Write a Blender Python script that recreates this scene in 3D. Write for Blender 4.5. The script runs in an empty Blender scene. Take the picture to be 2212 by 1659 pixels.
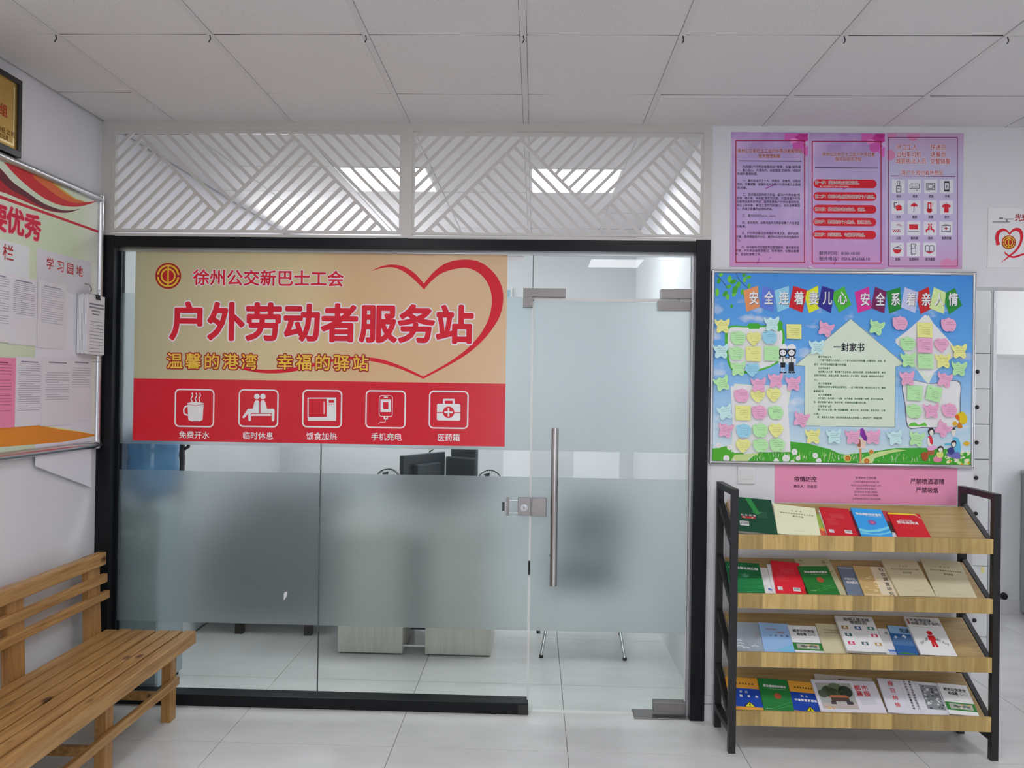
import bpy, bmesh, math, random
from mathutils import Vector, Matrix
random.seed(7)
SC = bpy.context.scene
COL = SC.collection
# ---------------------------------------------------------------- camera
F_PX = 1692.6
CR = Vector((0.9994762, 0.02872878, 0.01489931)); CU = Vector((-0.01476946, -0.00472677, 0.99987975)); CF = Vector((-0.02879575, 0.99957607, 0.00429999))
CC = Vector((0, -3.969, 1.655))
cam = bpy.data.cameras.new('camera'); camo = bpy.data.objects.new('camera', cam); COL.objects.link(camo)
cam.sensor_width = 36; cam.lens = F_PX / 2212 * 36; cam.clip_start = 0.05; cam.clip_end = 60
mw = Matrix((CR, CU, -CF)).transposed().to_4x4(); mw.translation = CC; camo.matrix_world = mw
SC.camera = camo
# ---------------------------------------------------------------- world, light, exposure
w = bpy.data.worlds.new('world'); SC.world = w; w.use_nodes = True
w.node_tree.nodes['Background'].inputs[0].default_value = (0.75, 0.85, 1.0, 1); w.node_tree.nodes['Background'].inputs[1].default_value = 1.0
SC.view_settings.view_transform = 'Standard'; SC.view_settings.look = 'None'; SC.view_settings.exposure = 0.0; SC.view_settings.gamma = 1
SC.view_settings.use_curve_mapping = False
SC.cycles.max_bounces = 12; SC.cycles.transparent_max_bounces = 16; SC.cycles.transmission_bounces = 10
SC.cycles.sample_clamp_indirect = 4.0; SC.cycles.caustics_refractive = True; SC.cycles.caustics_reflective = False
SC.cycles.blur_glossy = 0.3

def area(name, loc, rot, sx, sy, power, color=(1, 1, 1)):
    l = bpy.data.lights.new(name, 'AREA'); l.shape = 'RECTANGLE'; l.size = sx; l.size_y = sy; l.energy = power; l.color = color
    o = bpy.data.objects.new(name, l); COL.objects.link(o); o.location = loc; o.rotation_euler = rot; return o
RX = math.radians
# daylight entering by the two windows in the wall behind the photographer
area('window_daylight', (-.22, -6.66, 1.33), (RX(90), 0, 0), .42, 1.9, 12, (0.93, 0.96, 1.0))
area('window_daylight.001', (.85, -6.66, 1.33), (RX(90), 0, 0), .66, 1.9, 18, (0.93, 0.96, 1.0))
# daylight of the corridor to the right, and a fill light added on the left of the back room
area('corridor_daylight', (4.05, 0.9, 1.6), (0, RX(90), 0), 1.6, 1.5, 15, (0.95, 0.98, 1.0))
area('back_room_fill', (-2.20, 2.3, 2.38), (0, RX(-90), 0), .7, .9, 28, (0.94, 0.98, 1.0))
LAMP, LAMP_OUT = 15.0, 15.0     # radiance of the ceiling light panels in the back room / behind the photographer

# ---------------------------------------------------------------- helpers
def lin(c):
    c /= 255.0
    return c / 12.92 if c <= 0.04045 else ((c + 0.055) / 1.055) ** 2.4
GAIN = 1.5
def C(r, g, b, k=None):
    k = GAIN if k is None else k
    return tuple(min(0.9, lin(x) * k) for x in (r, g, b))
_m = {}
def nmat(name):
    m = bpy.data.materials.new(name); m.use_nodes = True
    nt = m.node_tree; return m, nt.nodes, nt.links, nt.nodes['Principled BSDF']
def M(name, col, rough=0.5, metal=0.0, spec=0.5, emit=None, bump=0, bscale=60, var=0):
    if name in _m: return _m[name]
    m, n, l, b = nmat(name)
    b.inputs['Base Color'].default_value = (*col, 1); b.inputs['Roughness'].default_value = rough
    b.inputs['Metallic'].default_value = metal; b.inputs['Specular IOR Level'].default_value = spec
    if emit: b.inputs['Emission Color'].default_value = (*emit[:3], 1); b.inputs['Emission Strength'].default_value = emit[3]
    if bump or var:
        t = n.new('ShaderNodeTexCoord'); ns = n.new('ShaderNodeTexNoise'); ns.inputs['Scale'].default_value = bscale; ns.inputs['Detail'].default_value = 4
        l.new(t.outputs['Object'], ns.inputs['Vector'])
        if bump:
            bp = n.new('ShaderNodeBump'); bp.inputs['Strength'].default_value = bump; bp.inputs['Distance'].default_value = 0.002
            l.new(ns.outputs['Fac'], bp.inputs['Height']); l.new(bp.outputs['Normal'], b.inputs['Normal'])
        if var:
            n2 = n.new('ShaderNodeTexNoise'); n2.inputs['Scale'].default_value = 2.2; n2.inputs['Detail'].default_value = 6; n2.inputs['Roughness'].default_value = 0.65
            l.new(t.outputs['Object'], n2.inputs['Vector'])
            r = n.new('ShaderNodeMapRange'); r.inputs['From Min'].default_value = 0.3; r.inputs['From Max'].default_value = 0.7
            r.inputs['To Min'].default_value = 1 - var; r.inputs['To Max'].default_value = 1.0
            mx = n.new('ShaderNodeMix'); mx.data_type = 'RGBA'; mx.blend_type = 'MULTIPLY'; mx.inputs['Factor'].default_value = 1
            mx.inputs['A'].default_value = (*col, 1); l.new(n2.outputs['Fac'], r.inputs['Value']); l.new(r.outputs['Result'], mx.inputs['B'])
            l.new(mx.outputs['Result'], b.inputs['Base Color'])
    _m[name] = m; return m
def ink(rgb, k=None):
    nm = 'print_%02x%02x%02x' % tuple(int(max(0, min(255, v))) for v in rgb) + ('' if k is None else '_%d' % int(k * 100))
    return M(nm, C(*rgb, k), 0.55, spec=0.3)

STUFF = {'handwriting', 'small_print', 'flower_print', 'petal_print', 'branch_print', 'printed_lines', 'letter_text'}
class MB:
    "collects geometry (world coordinates) with materials, then links it as one mesh object"
    def __init__(s): s.k = 0; s.v = []; s.f = []; s.mi = []; s.mats = []; s.smooth = []
    def mat(s, m):
        if m not in s.mats: s.mats.append(m)
        return s.mats.index(m)
    def add(s, vs, fs, m, smooth=False):
        b = len(s.v); i = s.mat(m); s.v.extend(tuple(x) for x in vs)
        for f in fs: s.f.append(tuple(b + k for k in f)); s.mi.append(i); s.smooth.append(smooth)
        return s
    def box(s, x0, x1, y0, y1, z0, z1, m, bev=0.0):
        fr = Fr((x0, y0, z0), (1, 0, 0), (0, 1, 0)); return s.fbox(fr, 0, x1 - x0, 0, y1 - y0, 0, z1 - z0, m, bev)
    def fbox(s, fr, a0, a1, b0, b1, h0, h1, m, bev=0.0):
        bv = min(bev, (a1 - a0) * .45, (b1 - b0) * .45, (h1 - h0) * .45) if bev else 0
        if not bv:
            P = [fr.p(a, b, h) for h in (h0, h1) for a, b in ((a0, b0), (a1, b0), (a1, b1), (a0, b1))]
            return s.add(P, [(0, 3, 2, 1), (4, 5, 6, 7), (0, 1, 5, 4), (1, 2, 6, 5), (2, 3, 7, 6), (3, 0, 4, 7)], m)
        bm = bmesh.new(); vs = [bm.verts.new(fr.p(a, b, h)) for h in (h0, h1) for a, b in ((a0, b0), (a1, b0), (a1, b1), (a0, b1))]
        for q in [(0, 3, 2, 1), (4, 5, 6, 7), (0, 1, 5, 4), (1, 2, 6, 5), (2, 3, 7, 6), (3, 0, 4, 7)]: bm.faces.new([vs[i] for i in q])
        bmesh.ops.bevel(bm, geom=bm.edges[:], offset=bv, segments=2, profile=0.6, affect='EDGES')
        bm.verts.index_update()
        s.add([v.co for v in bm.verts], [[v.index for v in f.verts] for f in bm.faces], m); bm.free(); return s
    def prism(s, pts, ext, m):
        n = len(pts); e = Vector(ext); P = [Vector(p) for p in pts]
        return s.add(P + [p + e for p in P], [tuple(range(n - 1, -1, -1)), tuple(range(n, 2 * n))] + [(i, (i + 1) % n, n + (i + 1) % n, n + i) for i in range(n)], m)
    def cyl(s, p0, p1, r0, m, r1=None, n=16, caps=True):
        p0 = Vector(p0); p1 = Vector(p1); r1 = r0 if r1 is None else r1; d = (p1 - p0).normalized()
        a = d.orthogonal().normalized(); b = d.cross(a)
        P = [c + (a * math.cos(t) + b * math.sin(t)) * r for c, r in ((p0, r0), (p1, r1)) for t in (2 * math.pi * k / n for k in range(n))]
        s.add(P, [(i, (i + 1) % n, n + (i + 1) % n, n + i) for i in range(n)], m, True)
        if caps: s.add(P, [tuple(range(n - 1, -1, -1)), tuple(range(n, 2 * n))], m)
        return s
    def tube(s, pts, r, m, n=8, closed=False):
        P = [Vector(p) for p in pts]; rings = []
        prev = None
        for i, p in enumerate(P):
            a = P[(i - 1) % len(P)] if (i or closed) else P[0]; b = P[(i + 1) % len(P)] if (i < len(P) - 1 or closed) else P[-1]
            d = (b - a).normalized(); u = d.orthogonal().normalized() if prev is None else (prev - d * prev.dot(d)).normalized(); prev = u
            w_ = d.cross(u); rings.append([p + (u * math.cos(t) + w_ * math.sin(t)) * r for t in (2 * math.pi * k / n for k in range(n))])
        V = [v for q in rings for v in q]; F = []
        for i in range(len(P) if closed else len(P) - 1):
            j = (i + 1) % len(P)
            for k in range(n): F.append((i * n + k, i * n + (k + 1) % n, j * n + (k + 1) % n, j * n + k))
        if not closed: F += [tuple(range(n - 1, -1, -1)), tuple((len(P) - 1) * n + k for k in range(n))]
        return s.add(V, F, m, True)
    def lathe(s, c, prof, m, n=28):
        c = Vector(c); V = []; F = []
        for r, z in prof:
            for k in range(n): t = 2 * math.pi * k / n; V.append(c + Vector((r * math.cos(t), r * math.sin(t), z)))
        for i in range(len(prof) - 1):
            for k in range(n): F.append((i * n + k, i * n + (k + 1) % n, (i + 1) * n + (k + 1) % n, (i + 1) * n + k))
        return s.add(V, F, m, True)
    # flat drawing on a frame; h = height above the surface
    def poly(s, fr, pts, m, h=0.0003):
        s.k = (s.k + 1) % 12; h += s.k * .000004
        return s.add([fr.p(a, b, h) for a, b in pts], [tuple(range(len(pts)))], m)
    def rect(s, fr, a0, a1, b0, b1, m, h=0.0003): return s.poly(fr, [(a0, b0), (a1, b0), (a1, b1), (a0, b1)], m, h)
    def ring(s, fr, c, r0, r1, m, h=0.0003, t0=0, t1=360, n=32, sy=1):
        ts = [math.radians(t0 + (t1 - t0) * k / n) for k in range(n + 1)]
        V = [fr.p(c[0] + r * math.cos(t), c[1] + sy * r * math.sin(t), h) for r in (r0, r1) for t in ts]
        return s.add(V, [(k, k + 1, n + 2 + k, n + 1 + k) for k in range(n)], m)
    def disc(s, fr, c, r, m, h=0.0003, n=20, sy=1):
        return s.poly(fr, [(c[0] + r * math.cos(2 * math.pi * k / n), c[1] + sy * r * math.sin(2 * math.pi * k / n)) for k in range(n)], m, h)
    def line(s, fr, pts, wd, m, h=0.0003):
        for (a0, b0), (a1, b1) in zip(pts, pts[1:]):
            dx, dy = a1 - a0, b1 - b0; L = math.hypot(dx, dy) or 1e-9; nx, ny = -dy / L * wd / 2, dx / L * wd / 2; ex, ey = dx / L * wd * .3, dy / L * wd * .3
            s.poly(fr, [(a0 + nx - ex, b0 + ny - ey), (a1 + nx + ex, b1 + ny + ey), (a1 - nx + ex, b1 - ny + ey), (a0 - nx - ex, b0 - ny - ey)], m, h)
        return s
    def build(s, name, root=None, parent=None, loc=None, **props):
        me = bpy.data.meshes.new(name)
        base = Vector(root.location) if root is not None else Vector(loc if loc is not None else (0, 0, 0))
        me.from_pydata([Vector(v) - base for v in s.v], [], s.f); me.update()
        for m in s.mats: me.materials.append(m)
        me.polygons.foreach_set('material_index', s.mi); me.polygons.foreach_set('use_smooth', s.smooth)
        o = bpy.data.objects.new(name, me); COL.objects.link(o)
        if root is not None: o.parent = parent or root
        else: o.location = base
        if name in STUFF: o['kind'] = 'stuff'
        for k, v in props.items(): o[k] = v
        return o

class Fr:
    "a flat frame: origin, two unit axes, normal; px() finds where the sight line of a photo pixel meets it"
    def __init__(s, o, u, v): s.o = Vector(o); s.u = Vector(u).normalized(); s.v = Vector(v).normalized(); s.n = s.u.cross(s.v)
    def p(s, a, b, h=0.0): return s.o + s.u * a + s.v * b + s.n * h
    def px(s, x, y):
        d = CF + CR * ((x - 1106) / F_PX) - CU * ((y - 829.5) / F_PX)
        t = (s.o - CC).dot(s.n) / d.dot(s.n); q = CC + d * t - s.o
        return q.dot(s.u), q.dot(s.v)
    def k(s, x, y):
        a = s.px(x, y); b = s.px(x + 10, y); c = s.px(x, y + 10)
        return math.hypot(b[0] - a[0], b[1] - a[1]) / 10, math.hypot(c[0] - a[0], c[1] - a[1]) / 10
    def sub(s, a, b, h=0, rot=0):
        c, n = math.cos(rot), math.sin(rot); return Fr(s.p(a, b, h), s.u * c + s.v * n, s.v * c - s.u * n)
_g = {}
def glyphs(t, res=1):
    key = (t, res)
    if key not in _g:
        c = bpy.data.curves.new('t', 'FONT'); c.body = t; c.size = 1; c.resolution_u = res
        o = bpy.data.objects.new('t', c); COL.objects.link(o)
        me = bpy.data.meshes.new_from_object(o.evaluated_get(bpy.context.evaluated_depsgraph_get()))
        par = list(range(len(me.vertices)))
        def fd(i):
            while par[i] != i: par[i] = par[par[i]]; i = par[i]
            return i
        for p in me.polygons:
            for v in p.vertices: par[fd(v)] = fd(p.vertices[0])
        idx = {}; [idx.setdefault(fd(i), len(idx)) for i in range(len(par))]
        _g[key] = ([(v.co.x, v.co.y, (idx[fd(v.index)] % 5) * .000003) for v in me.vertices], [tuple(p.vertices) for p in me.polygons])
        bpy.data.objects.remove(o); bpy.data.meshes.remove(me); bpy.data.curves.remove(c)
    return _g[key]
def text(m, fr, s_, a0, a1, b, size, mt, h=0.0004, bold=0.0, n=8, vert=False):
    "text from a0 to a1 centred at height b; spaced out or squeezed to fit (a1 None: natural width)"
    if not s_.strip(): return
    res = 3 if size > .02 else 1
    cjk = any(ord(c) > 0x2e00 for c in s_)
    offs = [(0, 0)] + ([(bold * math.cos(2 * math.pi * k / n), bold * math.sin(2 * math.pi * k / n)) for k in range(n)] if bold else [])
    def put(g, ox, oy, sx):
        V, Fc = g
        for q, (dx, dy) in enumerate(offs): m.add([fr.p(ox + (x + dx) * sx, oy + (y + dy) * size, h + .00002 * q + z_) for x, y, z_ in V], Fc, mt)
    if vert:
        step = vert
        for i, c in enumerate(s_): put(glyphs(c, res), a0 - size / 2, b - i * step - .38 * size, size)
        return
    if cjk and a1 is not None and (a1 - a0) > len(s_) * size * 1.04:
        st = ((a1 - a0) - size) / max(1, len(s_) - 1)
        for i, c in enumerate(s_):
            if c.strip(): put(glyphs(c, res), a0 + i * st, b - .38 * size, size)
        return
    g = glyphs(s_, res); wd = max([v_[0] for v_ in g[0]] or [1]) + 0.03
    put(g, a0, b - .38 * size, size if a1 is None else (a1 - a0) / wd)
def ptext(m, fr, s_, x0, x1, y, hp, mt, h=0.0004, bold=0.0, n=8):
    "the same with the ends, the centre line and the glyph height read off the photo"
    a0, b = fr.px(x0, y); a1 = fr.px(x1, y)[0] if x1 is not None else None
    b = fr.px((x0 + (x1 or x0)) / 2, y)[1]
    text(m, fr, s_, a0, a1, b, hp / .92 * fr.k(x0, y)[1], mt, h, bold, n)
def ppoly(m, fr, pts, mt, h=0.0003): m.poly(fr, [fr.px(*p) for p in pts], mt, h)
def smooth_pts(P, k=4, closed=True):
    out = []; n = len(P)
    for i in range(n if closed else n - 1):
        p0, p1, p2, p3 = (P[(i - 1) % n] if closed else P[max(i - 1, 0)]), P[i], P[(i + 1) % n], (P[(i + 2) % n] if closed else P[min(i + 2, n - 1)])
        for j in range(k):
            t = j / k
            out.append(tuple(.5 * (2 * b_ + (c_ - a_) * t + (2 * a_ - 5 * b_ + 4 * c_ - d_) * t * t + (3 * b_ - a_ - 3 * c_ + d_) * t ** 3) for a_, b_, c_, d_ in zip(p0, p1, p2, p3)))
    if not closed: out.append(P[-1])
    return out
def thing(name, label, cat, loc=(0, 0, 0), group=None, kind=None):
    o = bpy.data.objects.new(name, None); COL.objects.link(o); o.location = loc; o.empty_display_size = 0.05
    o['label'] = label; o['category'] = cat
    if group: o['group'] = group
    if kind: o['kind'] = kind
    return o
def tag(o, label, cat, group=None, kind=None):
    o['label'] = label; o['category'] = cat
    if group: o['group'] = group
    if kind: o['kind'] = kind
    return o
exec_order = []

# ---------------------------------------------------------------- materials
WALL = M('wall_paint', (0.80, 0.80, 0.83), 0.7, bump=0.12, bscale=35, var=0.06)
WALL2 = M('corridor_paint', (0.82, 0.83, 0.85), 0.7, bump=0.1, bscale=35, var=0.06)
DARK = M('black_frame_metal', (0.009, 0.010, 0.012), 0.32, 0.0, 0.2, bump=0.03, bscale=9)
BLACKM = M('black_rack_metal', (0.012, 0.012, 0.014), 0.42)
ALU = M('aluminium', (0.62, 0.62, 0.64), 0.28, 1.0)
STEEL = M('brushed_steel', (0.27, 0.25, 0.245), 0.3, 1.0, bump=0.05, bscale=220)
CHROME = M('chrome', (0.7, 0.7, 0.72), 0.1, 1.0)
LATT = M('lattice_paint', (0.66, 0.63, 0.60), 0.5, var=0.05)
PAPER = M('white_paper', (0.80, 0.79, 0.83), 0.7)
PAGES = M('page_edges', (0.78, 0.76, 0.70), 0.8)
BLACK = M('black_ink', (0.02, 0.02, 0.025), 0.6)
RUBBER = M('black_rubber', (0.012, 0.012, 0.012), 0.6)
WHITEP = M('white_plastic', (0.8, 0.8, 0.78), 0.35)

def ceil_mat():
    m, n, l, b = nmat('mineral_ceiling_tile')
    t = n.new('ShaderNodeTexCoord'); g = n.new('ShaderNodeNewGeometry')
    v = n.new('ShaderNodeTexNoise'); v.inputs['Scale'].default_value = 190; v.inputs['Detail'].default_value = 2
    l.new(g.outputs['Position'], v.inputs['Vector'])
    big = n.new('ShaderNodeTexNoise'); big.inputs['Scale'].default_value = 2.3; big.inputs['Detail'].default_value = 3; l.new(g.outputs['Position'], big.inputs['Vector'])
    r = n.new('ShaderNodeMapRange'); r.inputs['From Min'].default_value = 0.30; r.inputs['From Max'].default_value = 0.36
    l.new(v.outputs['Fac'], r.inputs['Value'])
    r2 = n.new('ShaderNodeMapRange'); r2.inputs['From Min'].default_value = 0.42; r2.inputs['From Max'].default_value = 0.62; l.new(big.outputs['Fac'], r2.inputs['Value'])
    mxp = n.new('ShaderNodeMath'); mxp.operation = 'MAXIMUM'
    inv = n.new('ShaderNodeMath'); inv.operation = 'SUBTRACT'; inv.inputs[0].default_value = 1; l.new(r2.outputs['Result'], inv.inputs[1])
    l.new(r.outputs['Result'], mxp.inputs[0]); l.new(inv.outputs[0], mxp.inputs[1])
    mx = n.new('ShaderNodeMix'); mx.data_type = 'RGBA'; mx.inputs['A'].default_value = (0.42, 0.40, 0.38, 1); mx.inputs['B'].default_value = (0.74, 0.72, 0.72, 1)
    l.new(mxp.outputs[0], mx.inputs['Factor']); l.new(mx.outputs['Result'], b.inputs['Base Color'])
    bp = n.new('ShaderNodeBump'); bp.inputs['Strength'].default_value = 0.25; bp.inputs['Distance'].default_value = 0.002
    l.new(mxp.outputs[0], bp.inputs['Height']); l.new(bp.outputs['Normal'], b.inputs['Normal']); b.inputs['Roughness'].default_value = 0.95; b.inputs['Specular IOR Level'].default_value = 0.1
    return m
def floor_mat():
    m, n, l, b = nmat('polished_porcelain_tile'); g = n.new('ShaderNodeNewGeometry')
    a = n.new('ShaderNodeTexNoise'); a.inputs['Scale'].default_value = 1.7; a.inputs['Detail'].default_value = 8; a.inputs['Roughness'].default_value = 0.6
    mp = n.new('ShaderNodeMapping'); mp.inputs['Scale'].default_value = (1, 3.2, 1); l.new(g.outputs['Position'], mp.inputs['Vector']); l.new(mp.outputs['Vector'], a.inputs['Vector'])
    c = n.new('ShaderNodeValToRGB'); c.color_ramp.elements[0].position = 0.3; c.color_ramp.elements[1].position = 0.7
    c.color_ramp.elements[0].color = (0.66, 0.66, 0.645, 1); c.color_ramp.elements[1].color = (0.77, 0.765, 0.755, 1)
    l.new(a.outputs['Fac'], c.inputs['Fac']); l.new(c.outputs['Color'], b.inputs['Base Color'])
    b.inputs['Roughness'].default_value = 0.16; b.inputs['Specular IOR Level'].default_value = 0.45
    return m
def wood_mat(name, c0, c1, axis, blocks=0, knots=False, rough=0.45):
    m, n, l, b = nmat(name); g = n.new('ShaderNodeNewGeometry')
    sc = {'x': (1.2, 22, 22), 'y': (22, 1.2, 22), 'z': (22, 22, 1.5)}[axis]
    mp = n.new('ShaderNodeMapping'); mp.inputs['Scale'].default_value = sc; l.new(g.outputs['Position'], mp.inputs['Vector'])
    a = n.new('ShaderNodeTexNoise'); a.inputs['Scale'].default_value = 2.2; a.inputs['Detail'].default_value = 6; a.inputs['Roughness'].default_value = 0.62; a.inputs['Distortion'].default_value = 0.6
    l.new(mp.outputs['Vector'], a.inputs['Vector'])
    r = n.new('ShaderNodeValToRGB'); r.color_ramp.elements[0].position = 0.3; r.color_ramp.elements[1].position = 0.72
    r.color_ramp.elements[0].color = (*c0, 1); r.color_ramp.elements[1].color = (*c1, 1); l.new(a.outputs['Fac'], r.inputs['Fac']); out = r.outputs['Color']
    if blocks:
        sp = n.new('ShaderNodeSeparateXYZ'); l.new(g.outputs['Position'], sp.inputs['Vector'])
        wb = n.new('ShaderNodeTexNoise'); wb.inputs['Scale'].default_value = 3.1; wb.noise_dimensions = '1D'; l.new(sp.outputs['X'], wb.inputs['W'])
        d = n.new('ShaderNodeMath'); d.operation = 'MULTIPLY_ADD'; d.inputs[1].default_value = 0.12; l.new(wb.outputs['Fac'], d.inputs[0]); l.new(sp.outputs['X'], d.inputs[2])
        dv = n.new('ShaderNodeMath'); dv.operation = 'DIVIDE'; dv.inputs[1].default_value = blocks; l.new(d.outputs[0], dv.inputs[0])
        fl = n.new('ShaderNodeMath'); fl.operation = 'FLOOR'; l.new(dv.outputs[0], fl.inputs[0])
        wn = n.new('ShaderNodeTexWhiteNoise'); wn.noise_dimensions = '1D'; l.new(fl.outputs[0], wn.inputs['W'])
        mr = n.new('ShaderNodeMapRange'); mr.inputs['To Min'].default_value = 0.62; mr.inputs['To Max'].default_value = 1.12; l.new(wn.outputs['Value'], mr.inputs['Value'])
        mx = n.new('ShaderNodeMix'); mx.data_type = 'RGBA'; mx.blend_type = 'MULTIPLY'; mx.inputs['Factor'].default_value = 1
        l.new(out, mx.inputs['A']); l.new(mr.outputs['Result'], mx.inputs['B']); out = mx.outputs['Result']
    if knots:
        vo = n.new('ShaderNodeTexVoronoi'); vo.inputs['Scale'].default_value = 1.0
        mk = n.new('ShaderNodeMapping'); mk.inputs['Scale'].default_value = (9, 4.0, 9); l.new(g.outputs['Position'], mk.inputs['Vector']); l.new(mk.outputs['Vector'], vo.inputs['Vector'])
        kr = n.new('ShaderNodeMapRange'); kr.inputs['From Min'].default_value = 0.08; kr.inputs['From Max'].default_value = 0.17; l.new(vo.outputs['Distance'], kr.inputs['Value'])
        mx = n.new('ShaderNodeMix'); mx.data_type = 'RGBA'; mx.inputs['A'].default_value = (0.09, 0.03, 0.01, 1); l.new(kr.outputs['Result'], mx.inputs['Factor']); l.new(out, mx.inputs['B']); out = mx.outputs['Result']
    l.new(out, b.inputs['Base Color']); b.inputs['Roughness'].default_value = rough
    bp = n.new('ShaderNodeBump'); bp.inputs['Strength'].default_value = 0.15; bp.inputs['Distance'].default_value = 0.001; l.new(a.outputs['Fac'], bp.inputs['Height']); l.new(bp.outputs['Normal'], b.inputs['Normal'])
    return m
def glass_mat():
    m = bpy.data.materials.new('clear_glass'); m.use_nodes = True; n = m.node_tree.nodes; l = m.node_tree.links; n.clear()
    o = n.new('ShaderNodeOutputMaterial'); t = n.new('ShaderNodeBsdfTransparent'); t.inputs[0].default_value = (0.945, 0.982, 0.97, 1)
    g = n.new('ShaderNodeBsdfGlossy'); g.inputs['Roughness'].default_value = 0.0; f = n.new('ShaderNodeFresnel'); f.inputs['IOR'].default_value = 1.45
    geo = n.new('ShaderNodeNewGeometry'); inv = n.new('ShaderNodeMath'); inv.operation = 'SUBTRACT'; inv.inputs[0].default_value = 1; l.new(geo.outputs['Backfacing'], inv.inputs[1])
    mu = n.new('ShaderNodeMath'); mu.operation = 'MULTIPLY'; l.new(f.outputs[0], mu.inputs[0]); l.new(inv.outputs[0], mu.inputs[1])
    x = n.new('ShaderNodeMixShader'); l.new(mu.outputs[0], x.inputs[0]); l.new(t.outputs[0], x.inputs[1]); l.new(g.outputs[0], x.inputs[2]); l.new(x.outputs[0], o.inputs[0])
    return m
def frost_mat():
    m = bpy.data.materials.new('frosted_film'); m.use_nodes = True; n = m.node_tree.nodes; l = m.node_tree.links; n.clear()
    o = n.new('ShaderNodeOutputMaterial'); r = n.new('ShaderNodeBsdfRefraction'); r.inputs['Color'].default_value = (0.95, 0.975, 0.98, 1); r.inputs['Roughness'].default_value = 0.62; r.inputs['IOR'].default_value = 1.22
    d = n.new('ShaderNodeBsdfDiffuse'); d.inputs['Color'].default_value = (0.52, 0.56, 0.57, 1); t = n.new('ShaderNodeBsdfTranslucent'); t.inputs['Color'].default_value = (0.66, 0.71, 0.72, 1)
    x1 = n.new('ShaderNodeMixShader'); x1.inputs[0].default_value = 0.5; l.new(d.outputs[0], x1.inputs[1]); l.new(t.outputs[0], x1.inputs[2])
    x2 = n.new('ShaderNodeMixShader'); x2.inputs[0].default_value = 0.17; l.new(r.outputs[0], x2.inputs[1]); l.new(x1.outputs[0], x2.inputs[2]); l.new(x2.outputs[0], o.inputs[0])
    return m
TEDGE_SHADE = M('tile_edge_shade', (0.05, 0.045, 0.04), 0.9)  # near-black tile sides: the shade of the gaps is put into the colour
CEILM = ceil_mat(); FLOORM = floor_mat(); GLASS = glass_mat(); FROST = frost_mat()
PINE = wood_mat('varnished_pine', (0.30, 0.135, 0.035), (0.60, 0.355, 0.13), 'y', knots=True, rough=0.38)
PINEZ = wood_mat('varnished_pine_upright', (0.30, 0.13, 0.035), (0.54, 0.30, 0.10), 'z', knots=True, rough=0.4)
SHELFW = wood_mat('shelf_board_wood', (0.36, 0.23, 0.085), (0.54, 0.38, 0.155), 'x', rough=0.4)
FASCIA = wood_mat('shelf_lip_wood', (0.46, 0.29, 0.09), (0.70, 0.51, 0.20), 'z', blocks=0.085, rough=0.35)
DESKW = wood_mat('pale_desk_laminate', (0.62, 0.58, 0.51), (0.74, 0.70, 0.63), 'z', rough=0.4)

# ================================================================ SETTING
X0, X1, Y0, YB, ZC = -2.24, 4.2, -6.5, 2.9, 2.99   # left wall, far right, rear wall, back room's end, ceiling
# ---- floor: 0.8 m tiles with thin recessed joints
fb = MB().box(X0 - .1, X1 + .1, Y0 - .1, 4.2, -0.06, -0.0035, M('grout', (0.16, 0.16, 0.15), 0.9))
floor = fb.build('floor', kind='structure', label='pale grey polished tile floor with thin dark joints', category='floor')
tm = None
for i in range(-2, 7):
    for j in range(-8, 6):
        x = -1.4254 + .8 * i; y = -.386 + .8 * j
        xa, xb, ya, yb = max(x, X0), min(x + .8, X1), max(y, Y0), min(y + .8, 4.2)
        if xb - xa < .02 or yb - ya < .02: continue
        full = (xb - xa > .799 and yb - ya > .799)
        if full and tm: o = bpy.data.objects.new('tile', tm); COL.objects.link(o)
        else:
            t = MB().box(0, xb - xa - .0028, 0, yb - ya - .0028, -.010, 0, FLOORM, 0.0008); o = t.build('tile')
            if full: tm = o.data
        o.location = (xa + .0014, ya + .0014, 0); o.parent = floor
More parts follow.
